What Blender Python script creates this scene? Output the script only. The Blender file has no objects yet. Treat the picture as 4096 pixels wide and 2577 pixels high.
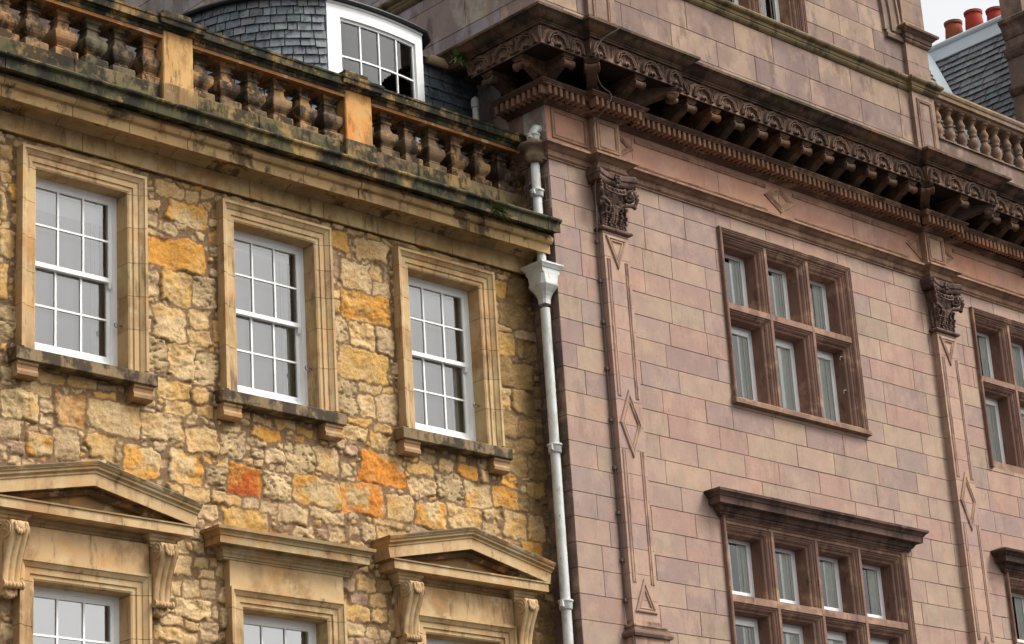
import bpy, bmesh, math, random
import numpy as np
from mathutils import Matrix, Vector

random.seed(7)
S = bpy.context.scene
COLL = S.collection
rad = math.radians

# ------------------------------------------------------------------ camera, sky, sun, exposure
cam_d = bpy.data.cameras.new('camera'); cam = bpy.data.objects.new('camera', cam_d); COLL.objects.link(cam)
cam_d.sensor_width = 36.0; cam_d.lens = 84.02; cam_d.clip_end = 3000
cam.matrix_world = Matrix(((0.72446058, -0.18703098, -0.66345782, 0), (-0.68659436, -0.28123920, -0.67044217, 0),
                           (-0.06119689, 0.94123532, -0.33216113, 0), (0, 0, 0, 1)))
S.camera = cam
SUN_EL, SUN_AZ = 51, 142                       # degrees; azimuth clockwise from +Y
W = bpy.data.worlds.new('World'); S.world = W; W.use_nodes = True
wn, wl = W.node_tree.nodes, W.node_tree.links
sky = wn.new('ShaderNodeTexSky'); sky.sky_type = 'NISHITA'; sky.sun_disc = False
sky.sun_elevation = rad(SUN_EL); sky.sun_rotation = rad(SUN_AZ)
sky.air_density = 1.6; sky.dust_density = 6.0; sky.ozone_density = 1.0
hs = wn.new('ShaderNodeHueSaturation'); hs.inputs['Saturation'].default_value = 0.10
bg = wn['Background']; bg.inputs[1].default_value = 0.13
wl.new(sky.outputs[0], hs.inputs['Color']); wl.new(hs.outputs[0], bg.inputs[0])
sd = bpy.data.lights.new('sun', 'SUN'); sd.energy = 1.35; sd.angle = rad(18); sd.color = (1.0, 0.95, 0.87)
sun = bpy.data.objects.new('sun', sd); COLL.objects.link(sun)
dv = Vector((math.sin(rad(SUN_AZ)) * math.cos(rad(SUN_EL)), math.cos(rad(SUN_AZ)) * math.cos(rad(SUN_EL)), math.sin(rad(SUN_EL))))
sun.rotation_euler = dv.to_track_quat('Z', 'Y').to_euler(); sun.location = (10, -20, 40)
S.view_settings.view_transform = 'Standard'; S.view_settings.look = 'None'
S.view_settings.exposure = 0.90; S.view_settings.gamma = 1.0
S.render.resolution_x, S.render.resolution_y = 1024, 644
S.cycles.max_bounces = 6; S.cycles.diffuse_bounces = 3; S.cycles.transparent_max_bounces = 12

# ------------------------------------------------------------------ helpers
KA = 0.80
def sc(r, g, b, k=1.0):
    f = lambda u: ((u / 255 + 0.055) / 1.055) ** 2.4 if u > 10.3 else u / 255 / 12.92
    return (f(r) * KA * k, f(g) * KA * k, f(b) * KA * k)
def tint(c, v=0.12):
    k = 1 + random.uniform(-v, v)
    return tuple(min(1, x * k * (1 + random.uniform(-v, v) * .25)) for x in c)

class MB:
    """collects faces of one mesh"""
    def __init__(s): s.v = []; s.f = []; s.c = []; s.s = []
    def add(s, verts, faces, col=(1, 1, 1), smooth=False):
        o = len(s.v); s.v += [tuple(p) for p in verts]
        for q in faces: s.f.append([o + i for i in q]); s.c.append(col); s.s.append(smooth)
    def box(s, x0, x1, y0, y1, z0, z1, col=(1, 1, 1), M=None):
        vs = [(x, y, z) for z in (z0, z1) for y in (y0, y1) for x in (x0, x1)]
        if M is not None: vs = [tuple(M @ Vector(p)) for p in vs]
        s.add(vs, [(0, 2, 3, 1), (4, 5, 7, 6), (0, 1, 5, 4), (2, 6, 7, 3), (0, 4, 6, 2), (1, 3, 7, 5)], col)
    def sweep(s, path, prof, f, closed=False, col=(1, 1, 1), smooth=False):
        n = len(path); m = len(prof); vs = []
        for i in range(n):
            p = path[i]
            def nrm(a, b):
                dx, dy = b[0] - a[0], b[1] - a[1]; L = math.hypot(dx, dy) or 1; return (dy / L, -dx / L)
            n1 = nrm(path[i - 1], p) if (i > 0 or closed) else None
            n2 = nrm(p, path[(i + 1) % n]) if (i < n - 1 or closed) else None
            n1 = n1 or n2; n2 = n2 or n1
            d = 1 + n1[0] * n2[0] + n1[1] * n2[1]; d = max(d, .15)
            mx, my = (n1[0] + n2[0]) / d, (n1[1] + n2[1]) / d
            for a, b in prof: vs.append(f(p[0] + a * mx, p[1] + a * my, b))
        fs = []
        for i in range(n if closed else n - 1):
            j = (i + 1) % n
            for k in range(m):
                l = (k + 1) % m; fs.append((i * m + k, j * m + k, j * m + l, i * m + l))
        if not closed: fs += [tuple(range(m)), tuple(range((n - 1) * m, n * m))[::-1]]
        s.add(vs, fs, col, smooth)
    def tube(s, pts, r, n=10, col=(1, 1, 1), closed=False, cap=True):
        P = [Vector(p) for p in pts]; R = r if isinstance(r, (list, tuple)) else [r] * len(P); vs = []; fs = []
        up = Vector((0.13, 0.21, 1)).normalized(); N = len(P)
        for i in range(N):
            a = P[i - 1] if (i > 0 or closed) else P[i]; b = P[(i + 1) % N] if (i < N - 1 or closed) else P[i]
            t = (b - a).normalized(); u = t.cross(up)
            if u.length < .05: u = t.cross(Vector((1, 0, 0)))
            u.normalize(); w = t.cross(u).normalized()
            for k in range(n):
                A = 2 * math.pi * k / n; vs.append(P[i] + (u * math.cos(A) + w * math.sin(A)) * R[i])
        for i in range(N if closed else N - 1):
            j = (i + 1) % N
            for k in range(n):
                l = (k + 1) % n; fs.append((i * n + k, i * n + l, j * n + l, j * n + k))
        s.add(vs, fs, col, True)
        if cap and not closed: s.add(vs[:n], [tuple(range(n))[::-1]], col); s.add(vs[-n:], [tuple(range(n))], col)
    def lathe(s, cx, cy, prof, n=16, col=(1, 1, 1), square=False, rot=0.0, smooth=True):
        """prof: (radius, z) from bottom to top; square=True gives a four sided turning"""
        vs = []; fs = []; m = len(prof)
        if square: n = 4; rot = math.pi / 4
        for r, z in prof:
            q = r * (math.sqrt(2) if square else 1)
            for k in range(n):
                A = rot + 2 * math.pi * k / n; vs.append((cx + q * math.cos(A), cy + q * math.sin(A), z))
        for i in range(m - 1):
            for k in range(n):
                l = (k + 1) % n; fs.append((i * n + k, i * n + l, (i + 1) * n + l, (i + 1) * n + k))
        s.add(vs, fs, col, smooth and not square)
        s.add(vs[:n], [tuple(range(n))[::-1]], col); s.add(vs[-n:], [tuple(range(n))], col)
    def ball(s, c, r, col=(1, 1, 1), n=8, M=None):
        rx, ry, rz = r if isinstance(r, (tuple, list)) else (r, r, r); vs = []; fs = []; h = max(4, n * 2 // 3)
        for i in range(h + 1):
            a = math.pi * i / h
            for k in range(n):
                b = 2 * math.pi * k / n; q = Vector((rx * math.sin(a) * math.cos(b), ry * math.sin(a) * math.sin(b), rz * math.cos(a)))
                if M is not None: q = M @ q
                vs.append((c[0] + q[0], c[1] + q[1], c[2] + q[2]))
        for i in range(h):
            for k in range(n):
                l = (k + 1) % n; fs.append((i * n + k, (i + 1) * n + k, (i + 1) * n + l, i * n + l))
        s.add(vs, fs, col, True)
    def build(s, name, mat, parent=None, fix=True, bevel=0.0):
        me = bpy.data.meshes.new(name); me.from_pydata(s.v, [], s.f)
        ca = me.color_attributes.new('Col', 'FLOAT_COLOR', 'CORNER')
        buf = []
        for q, c in zip(s.f, s.c): buf += [c[0], c[1], c[2], 1.0] * len(q)
        ca.data.foreach_set('color', buf)
        me.polygons.foreach_set('use_smooth', s.s)
        if fix:
            bm = bmesh.new(); bm.from_mesh(me); bmesh.ops.recalc_face_normals(bm, faces=bm.faces); bm.to_mesh(me); bm.free()
        me.materials.append(mat)
        o = bpy.data.objects.new(name, me); COLL.objects.link(o)
        if bevel:
            b = o.modifiers.new('edge', 'BEVEL'); b.width = bevel; b.segments = 1; b.limit_method = 'ANGLE'; b.angle_limit = rad(50)
        if parent is not None: attach(o, parent)
        return o

WLOC = {}
def attach(o, p):
    o.parent = p; o.matrix_parent_inverse = Matrix.Translation(-Vector(WLOC.get(p.name, (0, 0, 0))))
def thing(name, label, cat, loc=(0, 0, 0), group=None):
    o = bpy.data.objects.new(name, None); COLL.objects.link(o); o.location = loc; WLOC[o.name] = loc
    o['label'] = label; o['category'] = cat
    if group: o['group'] = group
    return o
def tag(o, label, cat, group=None):
    o['label'] = label; o['category'] = cat
    if group: o['group'] = group
    return o
def dup(src, parent, loc, rotz=None, scale=None, mirror=False):
    c = src.copy(); COLL.objects.link(c); c.location = loc
    if rotz is not None: c.rotation_euler = (0, 0, rotz)
    if scale is not None: c.scale = scale
    attach(c, parent); return c

# ------------------------------------------------------------------ materials
def newmat(name):
    m = bpy.data.materials.new(name); m.use_nodes = True
    return m, m.node_tree.nodes, m.node_tree.links, m.node_tree.nodes['Principled BSDF']
def stone(name, stains=(), var=.22, vscale=2.2, bump=.35, bscale=45, rough=.92, base=None, objrand=None, spec=.25, disp=.006):
    m, N, L, B = newmat(name); B.inputs['Roughness'].default_value = rough; B.inputs['Specular IOR Level'].default_value = spec
    geo = N.new('ShaderNodeNewGeometry')
    def mapped(sx, sy, sz):
        mp = N.new('ShaderNodeMapping'); mp.inputs['Scale'].default_value = (sx, sy, sz); L.new(geo.outputs['Position'], mp.inputs[0]); return mp.outputs[0]
    def noise(vec, scale, det=5, ro=.6):
        n = N.new('ShaderNodeTexNoise'); n.inputs['Scale'].default_value = scale; n.inputs['Detail'].default_value = det; n.inputs['Roughness'].default_value = ro
        L.new(vec, n.inputs['Vector']); return n.outputs['Fac']
    def rng(src, a, b, c, d):
        r = N.new('ShaderNodeMapRange'); r.inputs[1].default_value = a; r.inputs[2].default_value = b; r.inputs[3].default_value = c; r.inputs[4].default_value = d
        L.new(src, r.inputs[0]); return r.outputs[0]
    def mix(fac, a, b, mode='MIX'):
        x = N.new('ShaderNodeMix'); x.data_type = 'RGBA'; x.blend_type = mode
        if isinstance(fac, float): x.inputs[0].default_value = fac
        else: L.new(fac, x.inputs[0])
        for s_, q in ((6, a), (7, b)):
            if isinstance(q, tuple): x.inputs[s_].default_value = (*q, 1)
            else: L.new(q, x.inputs[s_])
        return x.outputs[2]
    if objrand:
        oi = N.new('ShaderNodeObjectInfo'); rp = N.new('ShaderNodeValToRGB'); rp.color_ramp.interpolation = 'LINEAR'
        el = rp.color_ramp.elements
        while len(el) < len(objrand): el.new(0.5)
        for i, c in enumerate(objrand): el[i].position = i / (len(objrand) - 1); el[i].color = (*c, 1)
        L.new(oi.outputs['Random'], rp.inputs[0]); col = rp.outputs[0]
    elif base: 
        r_ = N.new('ShaderNodeRGB'); r_.outputs[0].default_value = (*base, 1); col = r_.outputs[0]
    else:
        at = N.new('ShaderNodeAttribute'); at.attribute_name = 'Col'; col = at.outputs['Color']
    v = rng(noise(mapped(1, 1, 1), vscale, 6, .65), .25, .75, 1 - var, 1 + var)
    cc = N.new('ShaderNodeCombineColor')
    for i in range(3): L.new(v, cc.inputs[i])
    col = mix(1.0, col, cc.outputs[0], 'MULTIPLY')
    for (scale, zs, c, lo, hi, amt) in stains:
        hi = lo + (hi - lo) * .6
        off = N.new('ShaderNodeMapping'); off.inputs['Scale'].default_value = (1, 1, zs); off.inputs['Location'].default_value = (scale * 3.7 + lo * 11, hi * 7.3, amt * 5)
        L.new(geo.outputs['Position'], off.inputs[0])
        col = mix(rng(noise(off.outputs[0], scale, 7, .68), lo, hi, 0, amt), col, c)
    L.new(col, B.inputs['Base Color'])
    bp = N.new('ShaderNodeBump'); bp.inputs['Strength'].default_value = bump; bp.inputs['Distance'].default_value = disp
    L.new(noise(mapped(1, 1, 1), bscale, 8, .75), bp.inputs['Height']); L.new(bp.outputs[0], B.inputs['Normal'])
    return m
def plain(name, col, rough=.6, spec=.4, metal=0.0, var=.06, vscale=6, bump=.08, bscale=30):
    m = stone(name, (), var, vscale, bump, bscale, rough, base=col, spec=spec); m.node_tree.nodes['Principled BSDF'].inputs['Metallic'].default_value = metal
    return m
BLK = sc(34, 30, 26)
M_RUB = stone('rubble_stone', [(20, 1, sc(140, 104, 68), .54, .70, .4), (55, .8, sc(80, 58, 40), .58, .70, .5), (34, 1, sc(222, 196, 156), .58, .7, .4)], var=.20, vscale=26, bump=.9, bscale=38, disp=.014)
M_TAN = stone('dressed_sandstone', [(2.2, .6, sc(150, 112, 74), .48, .66, .6), (8, .22, sc(84, 64, 46), .56, .72, .6), (1.7, 2, sc(206, 148, 84), .54, .7, .45), (4, 1, sc(214, 192, 152), .54, .7, .5)], var=.14, bump=.3, bscale=60)
M_COR = stone('stained_cornice_stone', [(1.6, .6, sc(205, 168, 118), .46, .62, .8), (3.0, .6, sc(48, 38, 30), .53, .66, .8), (2.2, 1.5, sc(176, 112, 58), .57, .68, .45), (9, .3, sc(44, 36, 28), .60, .74, .6)], var=.22, bump=.4, bscale=60)
M_GUT = stone('mossy_cornice_stone', [(1.5, .6, sc(168, 134, 82), .50, .62, .8), (2.6, .7, sc(26, 25, 22), .46, .58, .85), (6, .3, sc(80, 84, 50), .54, .68, .55), (4.5, 1.2, sc(160, 128, 82), .58, .68, .65), (12, .2, sc(24, 23, 20), .55, .68, .6)], var=.28, bump=.5, bscale=50)
M_SILL = stone('sooty_sill_stone', [(4, .8, sc(44, 38, 34), .46, .6, .8), (14, .3, sc(36, 32, 28), .55, .7, .6)], var=.2, bump=.45, bscale=60)
M_BAL = stone('weathered_baluster_stone', [(4, .7, sc(38, 30, 25), .45, .60, .85), (5, 1, sc(190, 140, 84), .56, .68, .7)], var=.25, vscale=5, bump=.45, bscale=55,
              objrand=[sc(104, 86, 70), sc(150, 118, 82), sc(118, 98, 78), sc(160, 120, 80), sc(98, 92, 72), sc(134, 106, 78)])
M_PIER = stone('ochre_pier_stone', [(3, .6, sc(208, 168, 108), .47, .66, .7), (7, .25, sc(84, 60, 40), .53, .68, .65), (3.5, .5, sc(120, 84, 50), .54, .68, .5), (16, 1, sc(210, 180, 130), .6, .7, .5)], var=.15, bump=.35, bscale=50)
M_PNK = stone('pink_ashlar_stone', [(1.1, .8, sc(162, 132, 124), .46, .66, .38), (2.6, 1, sc(196, 166, 140), .50, .70, .38), (4.5, .8, sc(194, 142, 122), .56, .70, .35), (5, .25, sc(120, 96, 88), .55, .76, .38), (26, .8, sc(104, 80, 70), .58, .68, .3)], var=.13, vscale=5, bump=.35, bscale=26, disp=.008)
M_PTR = stone('pink_moulded_stone', [(3, .3, sc(112, 86, 76), .48, .66, .6), (2.2, 1, sc(200, 164, 130), .52, .68, .5), (8, .4, sc(58, 46, 42), .57, .72, .6)], var=.16, bump=.3, bscale=70)
M_PDK = stone('sooty_pink_stone', [(2.4, .6, sc(34, 27, 25), .47, .66, .75), (1.9, 1, sc(150, 90, 58), .55, .68, .6), (2.6, .8, sc(76, 76, 36), .54, .68, .6), (9, .25, sc(26, 21, 20), .54, .72, .6)], var=.25, bump=.4, bscale=50)
M_PBR = stone('bracket_stone', [(6, .6, sc(60, 48, 42), .5, .7, .6), (3, 1, sc(170, 120, 84), .56, .74, .5)], var=.2, bump=.3, bscale=60)
M_ATT = stone('attic_ashlar_stone', [(1.6, .7, sc(128, 106, 100), .46, .62, .6), (3.2, .6, sc(188, 158, 136), .5, .72, .4), (5, .35, sc(96, 78, 72), .55, .7, .55), (2.3, 1, sc(150, 128, 126), .55, .7, .4)], var=.16, vscale=3, bump=.25, bscale=60)
M_SLT = stone('slate', [(9, 1, sc(140, 146, 148), .52, .68, .5), (16, .6, sc(44, 48, 52), .52, .68, .6)], var=.28, vscale=9, bump=.7, bscale=32, rough=.6, spec=.4, disp=.01)
M_WHT = plain('white_paint', sc(250, 250, 248, 1.06), .45, .4, 0, .05, 5)
M_WHP = plain('aged_white_paint', sc(238, 238, 230), .5, .35, 0, .1, 7)
M_PIPE = stone('painted_iron', [(7, .5, sc(182, 178, 162), .50, .66, .7), (11, .5, sc(140, 84, 46), .63, .70, .8), (5, .25, sc(150, 146, 136), .55, .7, .6)], var=.05, base=sc(216, 218, 214), rough=.45, spec=.4, bump=.12, bscale=40)
M_LEAD = plain('lead_sheet', sc(40, 40, 42), .55, .4, 0, .25, 4, .2, 12)
M_ZINC = plain('zinc_flashing', sc(196, 206, 212), .5, .4, 0, .1, 3, .15, 8)
M_DARK = plain('dark_room', sc(30, 30, 28), .9, .1)
M_OLIVE = plain('olive_lining', sc(190, 184, 156), .8, .2)
M_GREYB = plain('grey_roller_blind', sc(236, 229, 224), .9, .1, 0, .05, 2)
M_WHTB = plain('white_roller_blind', sc(255, 255, 252, 1.08), .9, .1, 0, .04, 2)
M_CURT = plain('pale_curtain', sc(240, 242, 232), .9, .1, 0, .1, 5)
M_TERRA = plain('terracotta', sc(168, 62, 46), .8, .2, 0, .18, 7, .2)
M_TERRB = plain('brown_terracotta', sc(156, 84, 60), .85, .2, 0, .2, 7, .2)
M_SOOT = plain('soot', sc(40, 34, 32), .9, .1)
M_PLANT = stone('fern_leaf', (), var=.4, vscale=20, base=sc(92, 104, 52), rough=.7, bump=.1)
M_CABLE = plain('grey_cable', sc(112, 98, 90), .6, .3)
M_STEEL = plain('steel', sc(150, 146, 140), .35, .5, .7)
M_GND = plain('stone_paving', sc(98, 94, 88), .9, .2, 0, .2, .6, .3, 5)
M_ROAD = plain('asphalt', (0.06, 0.06, 0.062), .9, .2, 0, .2, 2, .3, 40)
def glassmat(nm='window_glass', ior=2.15):
    m, N, L, B = newmat(nm); N.remove(B); out = N['Material Output']
    tr = N.new('ShaderNodeBsdfTransparent'); tr.inputs[0].default_value = (.97, .98, .975, 1)
    gl = N.new('ShaderNodeBsdfGlossy'); gl.inputs['Roughness'].default_value = .02
    fr = N.new('ShaderNodeFresnel'); fr.inputs[0].default_value = ior
    geo = N.new('ShaderNodeNewGeometry'); nz = N.new('ShaderNodeTexNoise'); nz.inputs['Scale'].default_value = 3.0; L.new(geo.outputs['Position'], nz.inputs['Vector'])
    bp = N.new('ShaderNodeBump'); bp.inputs['Strength'].default_value = .05; bp.inputs['Distance'].default_value = .01; L.new(nz.outputs[0], bp.inputs['Height'])
    L.new(bp.outputs[0], gl.inputs['Normal'])
    mx = N.new('ShaderNodeMixShader'); L.new(fr.outputs[0], mx.inputs[0]); L.new(tr.outputs[0], mx.inputs[1]); L.new(gl.outputs[0], mx.inputs[2]); L.new(mx.outputs[0], out.inputs[0])
    return m
M_GLS = glassmat(); M_GLS2 = glassmat('reflecting_glass', 3.4); M_GLS3 = glassmat('pink_window_glass', 1.7)

TAN = sc(198, 166, 122); TAND = sc(176, 140, 102)
XZ = lambda Y: (lambda x, z, d: (x, Y - d, z))      # frame space: path in the wall plane, d out of the wall
PL = lambda x, y, b: (x, y, b)                       # plan space

STONES = '14.59,10.42,0.37,0.2,c;14.9,10.4,0.19,0.19,c;15.14,10.48,0.19,0.1,y;14.33,10.21,0.22,0.13,y;14.31,10.04,0.2,0.18,g;14.81,10.21,0.57,0.29,m;15.11,10.35,0.12,0.07,c;14.31,10.44,0.09,0.06,y;14.72,10.52,0.1,0.07,y;14.32,10.37,0.1,0.05,c;14.34,10.3,0.1,0.05,c;12.47,10.37,0.18,0.16,c;12.45,10.21,0.13,0.16,y;12.47,10.08,0.14,0.11,y;12.44,9.73,0.09,0.32,y;14.64,9.67,0.81,0.36,o;14.31,9.86,0.2,0.08,y;14.32,9.24,0.22,0.33,g;14.66,9.28,0.41,0.39,O;15.03,9.31,0.31,0.35,q;14.54,8.84,0.44,0.39,c;14.95,8.98,0.3,0.21,c;14.26,8.83,0.1,0.32,q;14.95,8.77,0.3,0.23,c;14.38,8.44,0.29,0.37,q;14.71,8.44,0.34,0.39,c;15.04,8.43,0.3,0.37,q;14.6,8.1,0.43,0.21,y;14.95,8.09,0.24,0.22,y;14.66,7.91,0.38,0.16,y;14.27,7.8,0.19,0.06,g;14.28,7.89,0.15,0.08,g;14.31,8.03,0.1,0.11,g;12.53,7.86,0.19,0.18,q;13.03,7.95,0.36,0.12,y;13.42,7.97,0.37,0.11,y;13.76,7.97,0.28,0.06,p;12.87,7.81,0.36,0.12,c;12.68,7.58,0.44,0.3,m;13.01,7.66,0.14,0.14,g;13.02,7.51,0.16,0.12,g;13.28,7.64,0.37,0.38,r;13.7,7.87,0.32,0.09,o;13.51,7.83,0.09,0.05,o;13.83,7.65,0.66,0.34,c;14.46,7.66,0.55,0.28,c;12.53,7.32,0.26,0.19,g;12.46,8.91,0.12,0.39,y;12.49,9.31,0.18,0.31,c;12.5,8.48,0.18,0.38,q;12.45,8.15,0.07,0.12,y;16.99,10.36,0.34,0.23,o;16.88,10.04,0.2,0.33,p;15.52,7.94,0.19,0.1,y;15.76,7.94,0.29,0.1,y;16.12,7.95,0.32,0.11,y;16.4,7.92,0.26,0.1,o;15.35,7.75,0.29,0.11,c;15.84,7.8,0.36,0.13,o;17.51,10.36,0.51,0.27,c;17.26,10.52,0.25,0.07,y;17.54,10.51,0.23,0.11,y;17.78,10.52,0.17,0.07,y;17.24,9.99,0.44,0.34,c;17.6,10.09,0.22,0.2,y;17.75,10.09,0.07,0.2,g;17.63,9.89,0.27,0.21,c;16.91,9.7,0.17,0.12,y;16.9,9.54,0.17,0.16,y;17.38,9.61,0.76,0.37,o;16.95,9.27,0.29,0.33,q;17.32,9.24,0.37,0.36,c;17.65,9.23,0.27,0.35,g;17.3,8.87,0.77,0.41,O;16.88,9.06,0.11,0.08,y;16.87,8.99,0.11,0.05,y;16.87,8.91,0.11,0.07,y;16.86,8.77,0.1,0.15,c;16.99,8.45,0.42,0.42,q;17.39,8.61,0.34,0.13,c;17.65,8.63,0.17,0.09,y;17.35,8.39,0.25,0.24,c;17.65,8.4,0.31,0.36,g;17.23,8.17,0.38,0.1,o;17.56,8.13,0.25,0.1,y;17.12,8.04,0.42,0.17,y;19.45,10.47,0.2,0.1,y;19.59,10.31,0.26,0.21,o;19.96,10.35,0.42,0.36,t;19.68,10.48,0.18,0.08,y;19.48,10.01,0.15,0.33,c;19.85,9.99,0.54,0.32,t;19.63,9.78,0.23,0.09,y;19.67,9.58,0.33,0.31,O;20.01,9.75,0.39,0.13,g;20.04,9.57,0.34,0.26,t;19.6,9.2,0.3,0.38,t;19.93,9.2,0.33,0.31,t;19.57,8.85,0.18,0.27,y;19.86,8.88,0.36,0.29,t;19.63,8.63,0.35,0.13,t;19.59,8.47,0.33,0.21,t;19.93,8.52,0.31,0.22,t;20.08,10.14,0.16,0.08,y;12.9,7.21,0.28,0.25,m;13.22,7.25,0.3,0.34,g;13.67,7.3,0.42,0.27,O;14.17,7.22,0.43,0.33,m;14.76,7.25,0.46,0.34,m;14.96,7.58,0.39,0.29,c;15.36,7.62,0.34,0.31,q;16.31,7.59,0.4,0.34,q;16.71,7.63,0.38,0.32,c;15.15,7.21,0.22,0.22,q;15.53,7.24,0.46,0.36,R;15.98,7.22,0.41,0.3,q;16.54,7.23,0.67,0.35,m;14.6,6.98,0.21,0.09,y;14.87,6.98,0.35,0.15,y;15.26,6.97,0.39,0.14,y;15.61,6.97,0.24,0.14,g;15.85,6.96,0.24,0.14,g;14.67,6.83,0.27,0.17,O;14.98,6.8,0.33,0.18,g;15.53,6.78,0.62,0.23,O;16.2,6.91,0.43,0.22,g;16.68,6.98,0.49,0.16,g;12.59,7,0.17,0.09,g;12.76,6.99,0.17,0.1,g;12.59,6.87,0.19,0.11,y;14.47,7.24,0.13,0.11,g;14.65,6.18,0.3,0.22,c;14.88,6.38,0.12,0.1,c;14.92,6.23,0.17,0.12,c;15.07,6.25,0.12,0.1,y;15.01,6.1,0.21,0.09,y;14.55,5.92,0.21,0.16,c;14.8,5.93,0.23,0.19,c;15.03,6.01,0.19,0.09,g;15.03,5.88,0.19,0.12,g;14.83,5.7,0.49,0.22,c;14.53,5.54,0.3,0.13,c;14.77,5.53,0.17,0.1,c;14.55,5.4,0.56,0.17,y;15.01,5.49,0.27,0.18,g;15.09,5.7,0.1,0.15,g;14.86,6.48,0.12,0.09,g;14.68,6.38,0.11,0.12,g;12.53,5.5,0.17,0.18,g;12.53,5.22,0.15,0.18,g;16.34,6.74,0.31,0.11,g;16.82,6.8,0.23,0.19,g;16.88,6.31,0.17,0.09,p;16.84,5.89,0.15,0.12,c;16.87,6.07,0.15,0.14,t;17.53,7.99,0.29,0.2,m;17.52,7.65,0.67,0.39,M;18.13,7.75,0.41,0.15,y;18.27,7.88,0.25,0.12,c;18.53,7.83,0.23,0.12,c;18.87,7.83,0.31,0.15,o;19.13,7.82,0.14,0.15,c;18.12,7.53,0.41,0.2,c;18.56,7.58,0.42,0.32,q;19.01,7.57,0.43,0.32,m;17.22,7.26,0.63,0.37,M;17.77,7.22,0.38,0.33,y;18.24,7.2,0.46,0.31,m;18.8,7.24,0.54,0.32,y;19.24,7.36,0.36,0.14,c;19.2,7.15,0.24,0.19,c;19.48,7.59,0.41,0.27,o;19.56,7.84,0.29,0.16,o;19.69,8.04,0.39,0.26,t;20.08,8.04,0.33,0.3,t;20,7.77,0.32,0.17,O;19.89,7.55,0.42,0.22,t;19.64,7.25,0.39,0.32,y;19.99,7.28,0.3,0.34,y;17.26,6.86,0.22,0.21,g;17.62,6.86,0.46,0.23,c;17.59,7.01,0.44,0.08,c;17.06,7.02,0.15,0.1,g;18.05,6.96,0.32,0.15,p;17.9,6.98,0.1,0.07,g;19.87,7.01,0.37,0.17,o;19.55,7,0.32,0.12,t;17.42,6.68,0.22,0.13,p;16.91,6.21,0.23,0.14,p;17.21,6.26,0.28,0.16,c;17.47,6.29,0.2,0.16,t;17.1,6.1,0.24,0.13,p;17.37,6.1,0.28,0.16,O;17.04,5.9,0.38,0.19,y;17.38,5.92,0.3,0.17,c;16.96,5.69,0.4,0.14,c;17.28,5.69,0.21,0.14,c;17.45,5.69,0.17,0.14,c;20,6.64,0.22,0.22,t;19.95,6.33,0.27,0.2,t;19.98,6.11,0.27,0.18,t'
POTS = [((35.25,23.17,19.97),M_TERRB,.5), ((35.25,22.70,20.00),M_TERRA,.5), ((35.25,22.22,19.85),M_TERRA,.5)]
# ------------------------------------------------------------------ ground
GZ = -1.6
m = MB(); m.box(-200, 300, -200, 200, GZ - .3, GZ - .14, (1, 1, 1)); o = m.build('ground', M_ROAD); o['kind'] = 'structure'
m = MB(); m.box(-40, 80, 15.2, 60, GZ - .14, GZ); o = m.build('pavement', M_GND, bevel=.02); o['kind'] = 'structure'

# ------------------------------------------------------------------ left house: ochre rubble, dressed stone windows, balustrade
YW = 20.0
house = thing('rubble_house', 'ochre rubble stone house with white sash windows and a balustraded parapet, left half', 'house', (15, 20, GZ))
WA = [12.61, 15.22, 17.83]                        # left outer edge of each window surround; 1.58 wide
rng_ = np.random.default_rng(11)
def vnoise(X, Z, sx, sz, seed):
    r = np.random.default_rng(seed); T = r.random((64, 64))
    u = X / sx; v = Z / sz; iu = np.floor(u).astype(int); iv = np.floor(v).astype(int); fu = u - iu; fv = v - iv
    fu = fu * fu * (3 - 2 * fu); fv = fv * fv * (3 - 2 * fv)
    g = lambda a, b: T[a % 64, b % 64]
    return (g(iu, iv) * (1 - fu) + g(iu + 1, iv) * fu) * (1 - fv) + (g(iu, iv + 1) * (1 - fu) + g(iu + 1, iv + 1) * fu) * fv
def fbm(X, Z, s, seed, oct=4, ax=1.0):
    t = 0; a = .5; w = 0
    for i in range(oct): t = t + a * vnoise(X, Z, s * ax / 2 ** i, s / 2 ** i, seed + i * 17); w += a; a *= .55
    return t / w
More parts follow.
